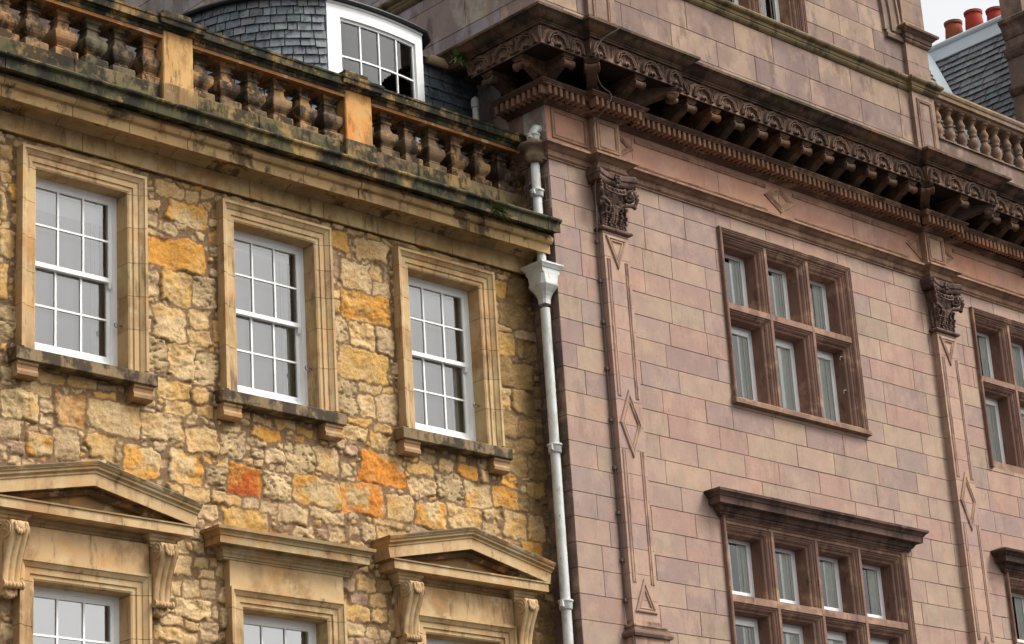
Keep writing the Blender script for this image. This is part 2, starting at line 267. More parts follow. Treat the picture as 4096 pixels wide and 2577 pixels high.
def build_rubble():
    RX0, RX1, RZ0, RZ1, ST = 8.6, 20.2, 3.7, 10.575, .0135
    xs = np.arange(RX0, RX1 + ST * .5, ST); zs = np.arange(RZ0, RZ1 + ST * .5, ST); nx, nz = len(xs), len(zs)
    X, Z = np.meshgrid(xs, zs, indexing='ij')
    wx = X + (fbm(X, Z, .18, 3, 3) - .5) * .10 + (fbm(X, Z, .05, 31, 3) - .5) * .040
    wz = Z + (fbm(X, Z, .18, 5, 3) - .5) * .09 + (fbm(X, Z, .05, 37, 3) - .5) * .040
    d1 = np.full(X.shape, 9.0); d2 = np.full(X.shape, 9.0); idm = np.full(X.shape, -1)
    st = []
    def put(x, z, w, h, code):
        k = len(st); st.append(code); mg = .12
        i0 = max(0, int((x - w / 2 - mg - RX0) / ST)); i1 = min(nx, int((x + w / 2 + mg - RX0) / ST) + 1)
        j0 = max(0, int((z - h / 2 - mg - RZ0) / ST)); j1 = min(nz, int((z + h / 2 + mg - RZ0) / ST) + 1)
        if i1 <= i0 or j1 <= j0: return
        sl = (slice(i0, i1), slice(j0, j1)); a = random.uniform(-.07, .07); sk = random.uniform(-.12, .12)
        u = wx[sl] - x; v = wz[sl] - z; u, v = u * math.cos(a) + v * math.sin(a), v * math.cos(a) - u * math.sin(a)
        u = u * (1 + sk * v / h)
        r = min(w, h) * random.uniform(.05, .16)
        qx = np.abs(u) - w / 2 + r; qz = np.abs(v) - h / 2 + r
        d = np.hypot(np.maximum(qx, 0), np.maximum(qz, 0)) + np.minimum(np.maximum(qx, qz), 0) - r
        D1, D2, I = d1[sl], d2[sl], idm[sl]
        closer = d < D1
        D2[...] = np.where(closer, D1, np.minimum(D2, d)); I[...] = np.where(closer, k, I); D1[...] = np.where(closer, d, D1)
    for it in STONES.split(';'):
        a = it.split(','); put(float(a[0]), float(a[1]), float(a[2]) - .012, float(a[3]) - .012, a[4])
    for a in WA: put(a + .72, 10.525, 1.5, .085, 'L')
    for (w, h, n) in ((.36, .23, 700), (.27, .18, 1900), (.19, .12, 5000), (.12, .08, 11000), (.075, .05, 15000), (.05, .04, 10000)):
        for _ in range(n):
            ww = w * random.uniform(.8, 1.25); hh = h * random.uniform(.8, 1.25)
            x = random.uniform(RX0, RX1); z = random.uniform(RZ0, RZ1)
            i0 = max(0, int((x - ww / 2 - RX0) / ST)); i1 = int((x + ww / 2 - RX0) / ST) + 1
            j0 = max(0, int((z - hh / 2 - RZ0) / ST)); j1 = int((z + hh / 2 - RZ0) / ST) + 1
            if d1[i0:i1:2, j0:j1:2].min() > .006:
                t = random.random()
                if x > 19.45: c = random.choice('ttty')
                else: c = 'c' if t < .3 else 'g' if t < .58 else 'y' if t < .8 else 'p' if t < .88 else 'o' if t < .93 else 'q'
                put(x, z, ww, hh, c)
    e = np.minimum(-d1 + .010, (d2 - d1) / 2 - .0088)
    N = len(st); rr = np.random.default_rng(5)
    cols = {'c': [(213, 182, 135), (207, 168, 112)], 'g': [(204, 174, 132), (196, 166, 124)], 'y': [(208, 164, 100), (211, 177, 126)], 'o': [(214, 150, 62), (210, 160, 88)], 'O': [(212, 166, 92), (202, 166, 112)], 'q': [(208, 178, 132)], 'p': [(196, 160, 130)],
            'r': [(176, 118, 62), (202, 158, 104)], 'R': [(178, 86, 26), (204, 132, 56)], 'm': [(208, 178, 130), (212, 154, 74)], 'M': [(206, 174, 124), (212, 134, 48)], 't': [(172, 138, 88)], 'L': [(196, 164, 116)]}
    ca = np.zeros((N, 3)); cb = np.zeros((N, 3)); pit = np.zeros(N); hh = np.zeros(N); rough = np.zeros(N)
    for k, c in enumerate(st):
        q = cols[c]; j = 1 + rr.uniform(-.13, .10); ca[k] = np.array(sc(*q[0])) * j; cb[k] = np.array(sc(*(q[1] if len(q) > 1 else tuple(x * .88 for x in q[0])))) * j
        pit[k] = {'q': 1.0, 'g': .45, 'c': .25, 'm': .3, 'M': .2, 'O': .2}.get(c, .12); hh[k] = rr.uniform(.010, .024); rough[k] = rr.uniform(.45, 1.15)
    idm = np.maximum(idm, 0)
    ss = np.clip(e / .010, 0, 1); ss = ss * (2 - ss)
    rock = fbm(X, Z, .13, 71, 5) - .5
    ridg = np.abs(fbm(X + Z * .5, Z - X * .3, .11, 91, 5, 1.8) - .5) * 4; facet = np.floor(fbm(X, Z, .16, 97, 2, 1.4) * 7) / 7 - .5
    pitn = fbm(X, Z, .026, 111, 3, 2.2); pits = np.clip((pitn - .60) / .10, 0, 1) * pit[idm]
    tiltx = (rr.random(N) - .5)[idm] * .05; 
    H = ss * (hh[idm] + rough[idm] * (rock * .05 - ridg * .013 + facet * .035) - pits * .018 + tiltx * np.sin(X * 9)) + (1 - ss) * (.003 + (fbm(X, Z, .05, 131, 3) - .5) * .010)
    H[:, -3:] = np.minimum(H[:, -3:], .02)
    mixn = fbm(X, Z, .22, 151, 4); mx = np.clip((mixn - .40) / .2, 0, 1)[..., None]
    C = ca[idm] * (1 - mx) + cb[idm] * mx
    crk = np.clip(1 - ridg / .16, 0, 1)[..., None] * np.clip((fbm(X, Z, .3, 173, 2) - .45) / .1, 0, 1)[..., None]; C = C * (1 - .5 * pits[..., None]) * (1 - .35 * crk) * (.80 + .40 * fbm(X, Z, .06, 171, 4))[..., None]
    mort = np.array(sc(134, 105, 76)) * (.70 + .5 * fbm(X, Z, .03, 191, 3))[..., None]
    cm = np.clip(e / .008, 0, 1)[..., None]; C = C * cm + mort * (1 - cm)
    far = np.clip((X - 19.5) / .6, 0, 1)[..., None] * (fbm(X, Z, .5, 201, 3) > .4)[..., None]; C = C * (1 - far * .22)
    V = np.stack([X, YW - H, Z], -1).reshape(-1, 3)
    idx = np.arange(nx * nz).reshape(nx, nz); q = np.stack([idx[:-1, :-1], idx[1:, :-1], idx[1:, 1:], idx[:-1, 1:]], -1)
    cx = (X[:-1, :-1] + ST / 2); cz = (Z[:-1, :-1] + ST / 2); keep = np.ones(cx.shape, bool)
    for a in WA:
        keep &= ~((cx > a + .1) & (cx < a + 1.48) & (cz > 8.14) & (cz < 10.34)); keep &= ~((cx > a + .1) & (cx < a + 1.48) & (cz > 3.8) & (cz < 5.9))
    q = q[keep]; me = bpy.data.meshes.new('wall'); nf = len(q)
    me.vertices.add(len(V)); me.vertices.foreach_set('co', V.ravel()); me.loops.add(nf * 4); me.loops.foreach_set('vertex_index', q.ravel().astype(np.int32))
    me.polygons.add(nf); me.polygons.foreach_set('loop_start', np.arange(0, nf * 4, 4, dtype=np.int32)); me.update(calc_edges=True)
    at = me.color_attributes.new('Col', 'FLOAT_COLOR', 'POINT'); C4 = np.concatenate([C.reshape(-1, 3), np.ones((len(V), 1))], 1); at.data.foreach_set('color', C4.ravel().astype(np.float32))
    me.polygons.foreach_set('use_smooth', np.ones(nf, bool)); me.materials.append(M_RUB)
    o = bpy.data.objects.new('wall', me); COLL.objects.link(o); attach(o, house)
build_rubble()
m = MB(); c = sc(190, 155, 105)
m.box(5, 20.2, 20.01, 20.5, GZ, 3.72, c); m.box(5, 8.62, 20.01, 20.5, 3.72, 10.58, c); m.box(5, 5.4, 20.5, 29, GZ, 11.5, c)
m.build('plinth_wall', M_TAN, house)

# ---- windows
ARCH = [(0, -.16), (0, .05), (-.018, .062), (-.055, .062), (-.062, .078), (-.12, .078), (-.128, .092), (-.150, .105), (-.170, .118), (-.178, .132), (-.21, .132), (-.21, -.05)]
def surround(l, r, z0, z1, joints):
    m = MB(); f = XZ(YW); g = .0045
    zz = [z0] + joints + [z1 - .02]
    for side in (0, 1):
        x = l if side == 0 else r; g = .0028
        for k in range(len(zz) - 1):
            p = [(x, zz[k] + g), (x, zz[k + 1] - g)]
            if side: p = p[::-1]
            m.sweep(p, [(a, d + (random.uniform(-.003, .003) if False else 0)) for a, d in ARCH], f, col=tint(TAN, .13))
    m.sweep([(l, z1 - .02 + g), (l, z1), (r, z1), (r, z1 - .02 + g)], ARCH, f, col=tint(TAN, .08))
    return m
def sash(win, l, r, z0, z1, mid):
    m = MB(); g = MB(); y = 20.15
    m.box(l, l + .055, y, y + .14, z0, z1); m.box(r - .055, r, y, y + .14, z0, z1); m.box(l + .055, r - .055, y, y + .14, z1 - .05, z1); m.box(l + .055, r - .055, y, y + .14, z0, z0 + .04)
    def leaf(a, b, y0, zb, zt, bot, top):
        m.box(a, a + .045, y0, y0 + .04, zb, zt); m.box(b - .045, b, y0, y0 + .04, zb, zt)
        m.box(a + .045, b - .045, y0, y0 + .04, zb, zb + bot); m.box(a + .045, b - .045, y0, y0 + .04, zt - top, zt)
        A, B_, Z0, Z1 = a + .045, b - .045, zb + bot, zt - top
        for k in (1, 2):
            x = A + (B_ - A) * k / 3; m.box(x - .0105, x + .0105, y0 + .004, y0 + .034, Z0, Z1)
        z = (Z0 + Z1) / 2; m.box(A, B_, y0 + .006, y0 + .032, z - .0105, z + .0105)
        g.add([(A, y0 + .02, Z0), (B_, y0 + .02, Z0), (B_, y0 + .02, Z1), (A, y0 + .02, Z1)], [(0, 1, 2, 3)])
    leaf(l + .055, r - .055, y + .012, mid, z1 - .05, .05, .05); leaf(l + .055, r - .055, y + .056, z0 + .04, mid + .05, .08, .045)
    for x in (l + .06, r - .095): m.add([(x, y + .014, mid), (x + .035, y + .014, mid), (x + .035, y + .05, mid), (x, y + .05, mid), (x, y + .02, mid - .06), (x + .035, y + .02, mid - .06), (x + .035, y + .045, mid - .075), (x, y + .045, mid - .075)], [(0, 1, 5, 4), (1, 2, 6, 5), (2, 3, 7, 6), (3, 0, 4, 7), (4, 5, 6, 7)])
    m.build('sash', M_WHT, win); g.build('glass', M_GLS if z0 > 7 or l > 17 else M_GLS2, win, fix=False)
def inside(win, l, r, z0, z1, kind):
    m = MB(); Y0, Y1 = 20.291, 21.5; a, b, c_, d = l - .35, r + .9, z0 - .2, z1 + .25
    m.add([(a, Y0, c_), (b, Y0, c_), (b, Y1, c_), (a, Y1, c_), (a, Y0, d), (b, Y0, d), (b, Y1, d), (a, Y1, d)], [(0, 1, 2, 3), (4, 5, 6, 7), (3, 2, 6, 7), (0, 3, 7, 4), (1, 2, 6, 5)])
    m.build('room', M_DARK, win)
    if kind == 'dark': return
    e = r - .245 if kind == 'grey' else r - .06
    m = MB(); m.box(l - .1, e, 20.293, 20.297, z0, z1 - .05); m.build('blind', M_GREYB if kind == 'grey' else M_WHTB, win)
    if kind == 'grey':
        zt = {12: 9.93, 15: 10.06, 18: 9.80}[int(l)]
        m = MB(); m.box(l - .1, r - .10, 20.2905, 20.292, zt, z1 - .10); m.build('reflection_band', M_WHTB, win)  # white blind top, its pale band stands for a reflection in the upper panes
        m = MB(); m.box(r - .24, r - .20, 20.293, 20.297, z0, z1 - .1); m.box(r - .195, r - .135, 20.295, 20.30, z0, z1 - .1); m.build('shutter', M_WHP, win)
        m = MB(); m.box(r - .13, r + .06, 20.31, 20.315, z0, z1 + .02); m.build('shutter_box', M_OLIVE, win)
for wi, a in enumerate(WA):
    l, r = a + .21, a + 1.37
    win = surround(l, r, 8.19, 10.235, [8.66, 9.04, 9.42, 9.83] if wi != 1 else [8.70, 9.18, 9.56, 9.90]).build('window', M_TAN, house)
    m = MB(); m.add([(a - .09, 19.83, 8.03), (a + 1.67, 19.83, 8.03), (a + 1.67, 20.16, 8.03), (a - .09, 20.16, 8.03), (a - .09, 19.83, 8.165), (a + 1.67, 19.83, 8.165), (a + 1.67, 20.16, 8.20), (a - .09, 20.16, 8.20)],
          [(0, 1, 2, 3), (4, 5, 6, 7), (0, 1, 5, 4), (1, 2, 6, 5), (2, 3, 7, 6), (3, 0, 4, 7)], sc(140, 118, 88)); m.build('sill', M_SILL, win, bevel=.008)
    for x in (a - .05, a + 1.38):
        m = MB(); pr = [(20.02, 8.03), (19.86, 8.03), (19.86, 8.0), (19.875, 7.985), (19.88, 7.95), (19.865, 7.92), (19.87, 7.885), (19.90, 7.865), (19.95, 7.86), (20.02, 7.87)]
        n = len(pr); m.add([(x, *q) for q in pr] + [(x + .25, *q) for q in pr], [tuple(range(n)), tuple(range(n, 2 * n))] + [(i, (i + 1) % n, (i + 1) % n + n, i + n) for i in range(n)], tint(TAND))
        m.build('corbel', M_TAN, win)
    sash(win, l, r, 8.275, 10.235, 9.235); inside(win, l, r, 8.2, 10.235, 'grey')
    m = MB(); hx, hz = r - .012, 8.72; m.tube([(hx, 20.06, hz), (hx - .05, 20.06, hz)], .011, 8); m.tube([(hx - .065 + .024 * math.cos(t), 20.06, hz + .024 * math.sin(t)) for t in [k * .63 for k in range(10)]], .008, 6, closed=True)
    m.build('ring_bolt', M_STEEL, win)

def console(win, x0, x1):
    """scroll bracket: an S curved fluted front, a volute on top, a beaded roll and a leaf below"""
    m = MB(); c = tint(TAN, .08); n = 22; nu = 24
    key = [(6.29, .295), (6.24, .315), (6.18, .31), (6.10, .275), (6.02, .235), (5.92, .195), (5.82, .17), (5.74, .16), (5.69, .155)]
    zz = np.linspace(6.29, 5.69, n); dd = np.interp(zz[::-1], [k[0] for k in key][::-1], [k[1] for k in key][::-1])[::-1]
    vs = []; fs = []
    for i in range(n):
        for k in range(nu + 1):
            u = k / nu; fl = .014 * abs(math.sin(u * math.pi * 3)) ** .6; vs.append((x0 + (x1 - x0) * u, YW - dd[i] - fl + .014, zz[i]))
    for i in range(n - 1):
        for k in range(nu): b = i * (nu + 1) + k; fs.append((b, b + 1, b + nu + 2, b + nu + 1))
    m.add(vs, fs, c, True)
    for x, s in ((x0 + .003, 0), (x1 - .003, 1)):
        sv = [(x, YW - dd[i] + .006, zz[i]) for i in range(n)] + [(x, YW + .02, zz[i]) for i in range(n)]
        m.add(sv, [(i, i + 1, n + i + 1, n + i) for i in range(n - 1)], c)
        e = x - .012 if s == 0 else x + .012
        m.tube([(x + (.03 if s == 0 else -.03), YW - .215, 6.205), (e, YW - .215, 6.205)], .088, 18, c); m.tube([(e, YW - .215 + .055 * math.cos(t) * (1 - t / 14), 6.205 + .055 * math.sin(t) * (1 - t / 14)) for t in np.linspace(0, 11, 30)], .012, 6, c)
        m.ball((e, YW - .215, 6.205), .022, c)
    for k in range(5):                                           # beaded roll
        u = (k + .5) / 5; m.ball((x0 + (x1 - x0) * u, YW - .175, 5.665), (.030, .036, .036), c)
    for s in (x0 - .012, x1 + .012): m.tube([(s, YW - .175, 5.665), (s + (.02 if s < x1 else -.02), YW - .175, 5.665)], .042, 14, c)
    cx = (x0 + x1) / 2
    for k in range(7):                                           # leaf below and shell above
        t = math.pi * (k / 6) 
        m.ball((cx + .06 * math.cos(t), YW - .11, 5.62 - .055 * math.sin(t)), (.026, .05, .032), c)
        m.ball((cx + .062 * math.cos(t), YW - .318, 6.245 - .07 * math.sin(t)), (.02, .016, .035), c)
    m.ball((cx, YW - .10, 5.60), (.07, .05, .05), c); m.ball((cx, YW - .312, 6.235), (.055, .02, .05), c)
    m.box(x0 + .02, x1 - .02, YW - .13, YW + .02, 5.57, 5.69, c)
    m.build('console', M_TAN, win)

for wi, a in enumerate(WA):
    l, r, cx = a + .21, a + 1.37, a + .79
    win = surround(l, r, 3.95, 5.775, [4.4, 4.9, 5.36] if wi else [4.4, 4.9, 5.30]).build('window', M_TAN, house)
    sash(win, l, r, 3.95, 5.775, 4.85); inside(win, l, r, 3.95, 5.775, ('white', 'white', 'dark')[wi])
    m = MB(); m.box(a + .005, a + 1.575, YW - .10, YW + .05, 5.987, 6.31, tint(TAN, .05)); m.build('frieze_panel', M_TAN, win)
    bed = [(-.02, 6.27), (.112, 6.275), (.112, 6.295), (.125, 6.30), (.13, 6.325), (.15, 6.34), (.155, 6.36), (.18, 6.375), (.185, 6.408), (-.02, 6.408)]
    m = MB(); cc = tint(TAN, .05)
    if wi == 1:
        prof = bed[:-1] + [(.265, 6.412), (.27, 6.40), (.275, 6.40), (.275, 6.478), (.285, 6.485), (.29, 6.505), (.31, 6.53), (.33, 6.54), (.335, 6.575), (.0, 6.62), (-.02, 6.62)]
        m.sweep([(cx - .76, 20.12), (cx - .76, 20.0), (cx + .76, 20.0), (cx + .76, 20.12)], prof, PL, col=sc(168, 146, 108)); m.build('hood', M_TAN, win); continue
    h0, h1 = .785, 1.02
    m.sweep([(cx - h1, 20.06), (cx - h1, 19.87), (cx - h0, 19.87), (cx - h0, 20.0), (cx + h0, 20.0), (cx + h0, 19.87), (cx + h1, 19.87), (cx + h1, 20.06)], [(p - .105, z) if p > 0 else (-.03, z) for p, z in bed], PL, col=cc)
    m.box(cx - 1.215, cx + 1.215, YW - .285, YW + .03, 6.410, 6.505, tint(TAN, .05)); m.box(cx - 1.235, cx + 1.235, YW - .30, YW + .03, 6.507, 6.525, sc(150, 126, 90))
    rk = [(.005, .0), (.005, .272), (-.115, .272), (-.125, .285), (-.14, .288), (-.15, .30), (-.165, .315), (-.185, .318), (-.20, .335), (-.232, .345), (-.245, .33), (-.245, .0)]
    sl = (7.04 - 6.765) / 1.255
    base = 6.53
    P3 = [(cx - 1.262, base), (cx, base + .262), (cx + 1.262, base)]; m.sweep(P3, rk[:6] + [(-.15, .0)], XZ(YW), col=tint(TAN, .06)); m.sweep(P3, [(-.152, .0), (-.152, .30)] + rk[6:9] + [(-.205, .335), (-.205, .0)], XZ(YW), col=sc(176, 148, 104)); m.sweep(P3, [(-.207, .0), (-.207, .338)] + rk[9:], XZ(YW), col=sc(104, 92, 70))
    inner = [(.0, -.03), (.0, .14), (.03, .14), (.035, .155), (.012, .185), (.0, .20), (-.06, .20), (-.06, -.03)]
    m.sweep([(cx - 1.1, base + .002), (cx, base + .226), (cx + 1.1, base + .002)], inner, XZ(YW), col=sc(92, 70, 48))  # inner band: rake soffit shade and soot put into its dark colour
    m.add([(cx - 1.1, YW - .09, 6.52), (cx + 1.1, YW - .09, 6.52), (cx, YW - .09, 6.80)], [(0, 1, 2)], sc(142, 114, 80))
    m.sweep(P3, [(.012, -.02), (.012, .262), (.0055, .262), (.0055, -.02)], XZ(YW), col=sc(84, 64, 44))  # thin plate added to darken the soffit: shade and soot in its colour
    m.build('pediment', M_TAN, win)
    console(win, cx - 1.005, cx - .795); console(win, cx + .795, cx + 1.005)

# ---- frieze and cornice
m = MB(); x = 6.0
while x < 20.1:
    w = random.uniform(.8, 1.25); e = min(x + w, 20.17); o_ = random.uniform(-.002, .002)
    m.box(x + .004, e - .004, 19.94 + o_, 20.2, 10.578, 10.787, tint(sc(208, 178, 128), .07)); x += w
m.box(5, 20.17, 19.96, 20.3, 10.57, 10.80, sc(90, 72, 52))
m.build('frieze', M_TAN, house)
m = MB(); x = 8.0
prof = [(-.1, 10.79), (.06, 10.792), (.075, 10.81), (.12, 10.838), (.20, 10.846), (.30, 10.825), (.355, 10.795), (.372, 10.775), (.385, 10.775), (.388, 10.885), (.402, 10.893), (.432, 10.90), (.452, 10.925), (.456, 10.955), (.44, 10.985), (.42, 10.995), (.418, 11.02), (-.1, 11.035)]
while x < 20.1:
    w = random.uniform(.72, .95); e = min(x + w, 20.17); j = random.uniform(-.006, .006)
    m.sweep([(x + .004, 20.0), (e - .004, 20.0)], [(p + (j if p > .05 else 0), z + (j * .4 if p > .05 else 0)) for p, z in prof], PL, col=tint(sc(178, 146, 102), .13)); x += w
m.build('cornice', M_COR, house)
m = MB(); x = 8.2
prof = [(-.1, 11.037), (.47, 11.030), (.555, 11.015), (.56, 11.003), (.58, 11.003), (.582, 11.112), (.592, 11.12), (.60, 11.128), (.618, 11.135), (.626, 11.152), (.618, 11.172), (.60, 11.182), (.57, 11.186), (.0, 11.30), (-.1, 11.30)]
while x < 20.1:
    w = random.uniform(1.1, 1.5); e = min(x + w, 20.18); j = random.uniform(-.004, .004)
    m.sweep([(x + .0025, 20.0), (e - .0025, 20.0)], [(p + (j if p > .05 else 0), z) for p, z in prof], PL, col=tint(sc(88, 80, 56), .22)); x += w
m.build('gutter_cornice', M_GUT, house)

# ---- balustrade
m = MB(); x = 8.2
while x < 20.1:
    w = random.uniform(1.0, 1.5); e = min(x + w, 20.19)
    m.box(x + .003, e - .003, 19.98, 20.36, 11.25, 11.685, tint(sc(112, 96, 66), .25)); x += w
bal = m.build('balustrade', M_GUT, house, bevel=.012)
m = MB(); xs_ = [8.2, 9.27, 9.69, 11.88, 12.30, 14.49, 14.91, 17.16, 17.59, 20.19]
PIERS = [9.27, 11.88, 14.49, 17.165]
seg = [(8.2, 9.27), (9.69, 11.88), (12.30, 14.49), (14.91, 17.165), (17.585, 20.19)]
for a_, b_ in seg:
    n = 2; 
    for k in range(n):
        p0, p1 = a_ + (b_ - a_) * k / n, a_ + (b_ - a_) * (k + 1) / n
        m.sweep([(p0 + .002, 20.0), (p1 - .002, 20.0)], [(-.36, 12.30), (.055, 12.30), (.058, 12.345), (.075, 12.352), (.09, 12.37), (.125, 12.375), (.128, 12.455), (.14, 12.462), (.145, 12.485), (.12, 12.50), (.05, 12.535), (-.30, 12.545), (-.40, 12.47), (-.42, 12.375), (-.36, 12.35)], PL, col=tint(sc(66, 62, 46), .2))
m.build('coping_rail', M_GUT, bal)
m = MB()
for a_, b_ in seg: m.box(a_, b_, 19.955, 20.34, 12.255, 12.30, tint(sc(150, 100, 58), .15))
m.build('rail_bed', M_BAL if False else M_TAN, bal)
for k, px in enumerate(PIERS):
    x0, x1 = px, px + .42
    m = MB(); m.box(x0 - .035, x1 + .035, 19.915, 20.40, 11.24, 11.70, sc(140, 112, 74) if k < 3 else sc(92, 78, 58)); m.build('pier_base', M_GUT if k == 3 else M_PIER, bal, bevel=.012)
    m = MB(); m.box(x0, x1, 19.95, 20.37, 11.70, 12.40)
    m.v = m.v; pc = sc(196, 152, 96) if k != 3 else sc(206, 136, 70); m.c = [tint(pc, .05)] * len(m.f)
    pr = m.build('pier', M_PIER, bal, bevel=.012)
    if k == 3: pr['label'] = 'orange stained balustrade pier'
    m = MB(); m.sweep([(x0, 20.37), (x0, 19.95), (x1, 19.95), (x1, 20.37)], [(-.05, 12.36), (.03, 12.36), (.05, 12.39), (.10, 12.395), (.105, 12.455), (.118, 12.46), (.12, 12.50), (.09, 12.515), (-.02, 12.53)], PL, col=sc(52, 46, 38))
    m.box(x0 + .02, x1 - .02, 19.955, 20.36, 12.50, 12.635, sc(74, 66, 48)); m.build('cap', M_GUT, pr if False else bal, bevel=.015)
BP = [(.15, 0), (.15, .075), (.142, .085), (.085, .095), (.082, .112), (.092, .118), (.094, .13), (.086, .14), (.098, .155), (.122, .185), (.138, .215), (.145, .25), (.145, .285), (.138, .315), (.106, .322), (.094, .345), (.082, .38), (.075, .42), (.073, .445), (.090, .452), (.090, .472), (.074, .478), (.073, .50), (.080, .515), (.105, .53), (.108, .545), (.118, .55), (.122, .575), (.122, .60), (.105, .612)]
m = MB(); m.lathe(0, 0, BP, square=True); 
b0 = m.build('baluster', M_BAL, bal, bevel=.006)
bx = [8.5, 8.9] + [9.95 + .386 * k for k in range(5)] + [12.07 + .387 * k for k in range(0)] + [12.49, 12.86, 13.24, 13.62, 14.0, 14.38] + [14.84, 15.09, 15.475, 15.86, 16.245, 16.63, 17.02] + [17.50, 17.90, 18.29, 18.68, 19.07, 19.46, 19.86, 20.13]
for k, x in enumerate(bx):
    o = b0 if k == 0 else dup(b0, bal, (0, 0, 0))
    o.location = (x, 20.15 + random.uniform(-.008, .008), 11.687); o.rotation_euler = (random.uniform(-.008, .008), random.uniform(-.008, .008), random.uniform(-.05, .05)); q_ = random.uniform(.95, 1.04); o.scale = (q_, q_, 1)

# ---- flat roof, slate bow dormer, slate hung wall with gutter
m = MB(); m.box(5, 20.19, 20.37, 29, 11.3, 11.5); m.build('flat_roof', M_LEAD, house)
def slates(m, org, ud, vd, nd, U, V, du, dv, base, lean=.012, jit=.15, th=.008, clip=None):
    """rows of slates over a surface: org/ud/vd/nd are functions or vectors; v runs downwards"""
    rows = int(V / dv) + 1
    for r_ in range(rows):
        u = -random.uniform(0, du)
        while u < U:
            w = du * random.uniform(.72, 1.28); a = max(u, 0); b = min(u + w, U); v0 = r_ * dv; v1 = min(v0 + dv * random.uniform(1.0, 1.12), V + .02)
            if b - a > .02 and (clip is None or clip((a + b) / 2, (v0 + v1) / 2)):
                P = lambda s_, t_, h_: org(s_) + vd * t_ + nd(s_) * h_
                g = .007; k = lean * random.uniform(.7, 1.3); cut = random.uniform(0, .25) * dv * .25
                q = [P(a + g, v0, .002), P(b - g, v0, .002), P(b - g, v1 - cut, k + th), P(a + g, v1, k + th)]; q2 = [P(a + g, v0, -.004), P(b - g, v0, -.004), P(b - g, v1 - cut, k), P(a + g, v1, k)]
                m.add([tuple(p) for p in q + q2], [(0, 1, 2, 3), (4, 5, 6, 7), (0, 1, 5, 4), (1, 2, 6, 5), (2, 3, 7, 6), (3, 0, 4, 7)], tint(base, .3))
            u += w
def bez(P, n):
    out = []
    for i in range(n + 1):
        t = i / n; out.append(Vector(((1 - t) ** 3 * P[0][0] + 3 * (1 - t) ** 2 * t * P[1][0] + 3 * (1 - t) * t * t * P[2][0] + t ** 3 * P[3][0], (1 - t) ** 3 * P[0][1] + 3 * (1 - t) ** 2 * t * P[1][1] + 3 * (1 - t) * t * t * P[2][1] + t ** 3 * P[3][1], 0)))
    return out
DL = bez([(16.38, 22.6), (16.42, 21.5), (16.88, 20.98), (17.50, 20.65)], 60)
cum = [0]
for i in range(60): cum.append(cum[-1] + (DL[i + 1] - DL[i]).length)
def on_curve(s_):
    s_ = min(max(s_, 0), cum[-1] - 1e-5); i = max(k for k in range(60) if cum[k] <= s_); t = (s_ - cum[i]) / (cum[i + 1] - cum[i]); return DL[i].lerp(DL[i + 1], t), (DL[i + 1] - DL[i]).normalized()
ZE = 13.97
m = MB(); slates(m, lambda s_: on_curve(s_)[0] + Vector((0, 0, ZE)), None, Vector((0, 0, -1)), lambda s_: Vector((on_curve(s_)[1].y, -on_curve(s_)[1].x, 0)), cum[-1], 2.4, .165, .112, sc(122, 127, 132), .020)
vs = [(p.x, p.y, z) for z in (11.4, ZE) for p in DL]; n = 61; m.add(vs, [(i, i + 1, n + i + 1, n + i) for i in range(60)], sc(26, 27, 28))
dorm = m.build('dormer', M_SLT, house, fix=False)
m = MB(); m.add([(19.14, 20.67, 11.4), (19.34, 20.9, 11.4), (19.42, 21.6, 11.4), (19.14, 20.67, ZE), (19.34, 20.9, ZE), (19.42, 21.6, ZE)], [(0, 1, 4, 3), (1, 2, 5, 4)], sc(84, 90, 94)); m.build('cheek', M_SLT, dorm, fix=False)
def bowp(u): return (17.50 + 1.62 * u, 20.65 + .02 * u - .07 * 4 * u * (1 - u))
m = MB(); n = 24
def strip(u0, u1, z0, z1, y0, y1, col=(1, 1, 1)):
    k = max(1, int((u1 - u0) * n)); vs = []
    for i in range(k + 1):
        x, y = bowp(u0 + (u1 - u0) * i / k); vs += [(x, y + y0, z0), (x, y + y0, z1), (x, y + y1, z1), (x, y + y1, z0)]
    fs = [(0, 1, 2, 3), tuple(range(4 * k, 4 * k + 4))]
    for i in range(k):
        for j in range(4): l = (j + 1) % 4; fs.append((4 * i + j, 4 * i + l, 4 * i + 4 + l, 4 * i + 4 + j))
    m.add(vs, fs, col)
strip(0, .118, 12.0, 13.76, -.02, .08); strip(.912, 1, 12.0, 13.76, -.02, .08); strip(0, 1, 13.762, 13.965, -.02, .08); strip(0, 1, 13.93, 13.955, -.04, -.02)
strip(.118, .138, 12.2, 13.76, .012, .06); strip(.892, .912, 12.2, 13.76, .012, .06); strip(.138, .892, 13.725, 13.76, .012, .06); strip(.118, .912, 12.0, 12.2, -.01, .08)
for u in (.325, .515, .705): strip(u - .006, u + .006, 12.2, 13.725, .018, .05)
for z in (13.24, 12.74): strip(.138, .892, z - .011, z + .011, .018, .05)
m.build('window_frame', M_WHT, dorm)
m = MB(); strip(.13, .90, 12.15, 13.74, .035, .037); m.build('glass', M_GLS3, dorm)
m = MB(); strip(.10, .56, 12.2, 13.76, .085, .09); strip(.56, .72, 13.22, 13.76, .085, .09); m.build('blind', M_GREYB, dorm)
m = MB(); strip(.86, .90, 12.2, 13.7, .10, .12); m.build('shutter', M_WHP, dorm)
m = MB(); m.add([(17.5, 20.76, 12), (19.2, 20.76, 12), (19.3, 22, 12), (17.4, 22, 12), (17.5, 20.76, 13.95), (19.2, 20.76, 13.95), (19.3, 22, 13.95), (17.4, 22, 13.95)], [(0, 1, 2, 3), (4, 5, 6, 7), (2, 3, 7, 6), (0, 3, 7, 4), (1, 2, 6, 5)]); m.build('room', M_DARK, dorm)
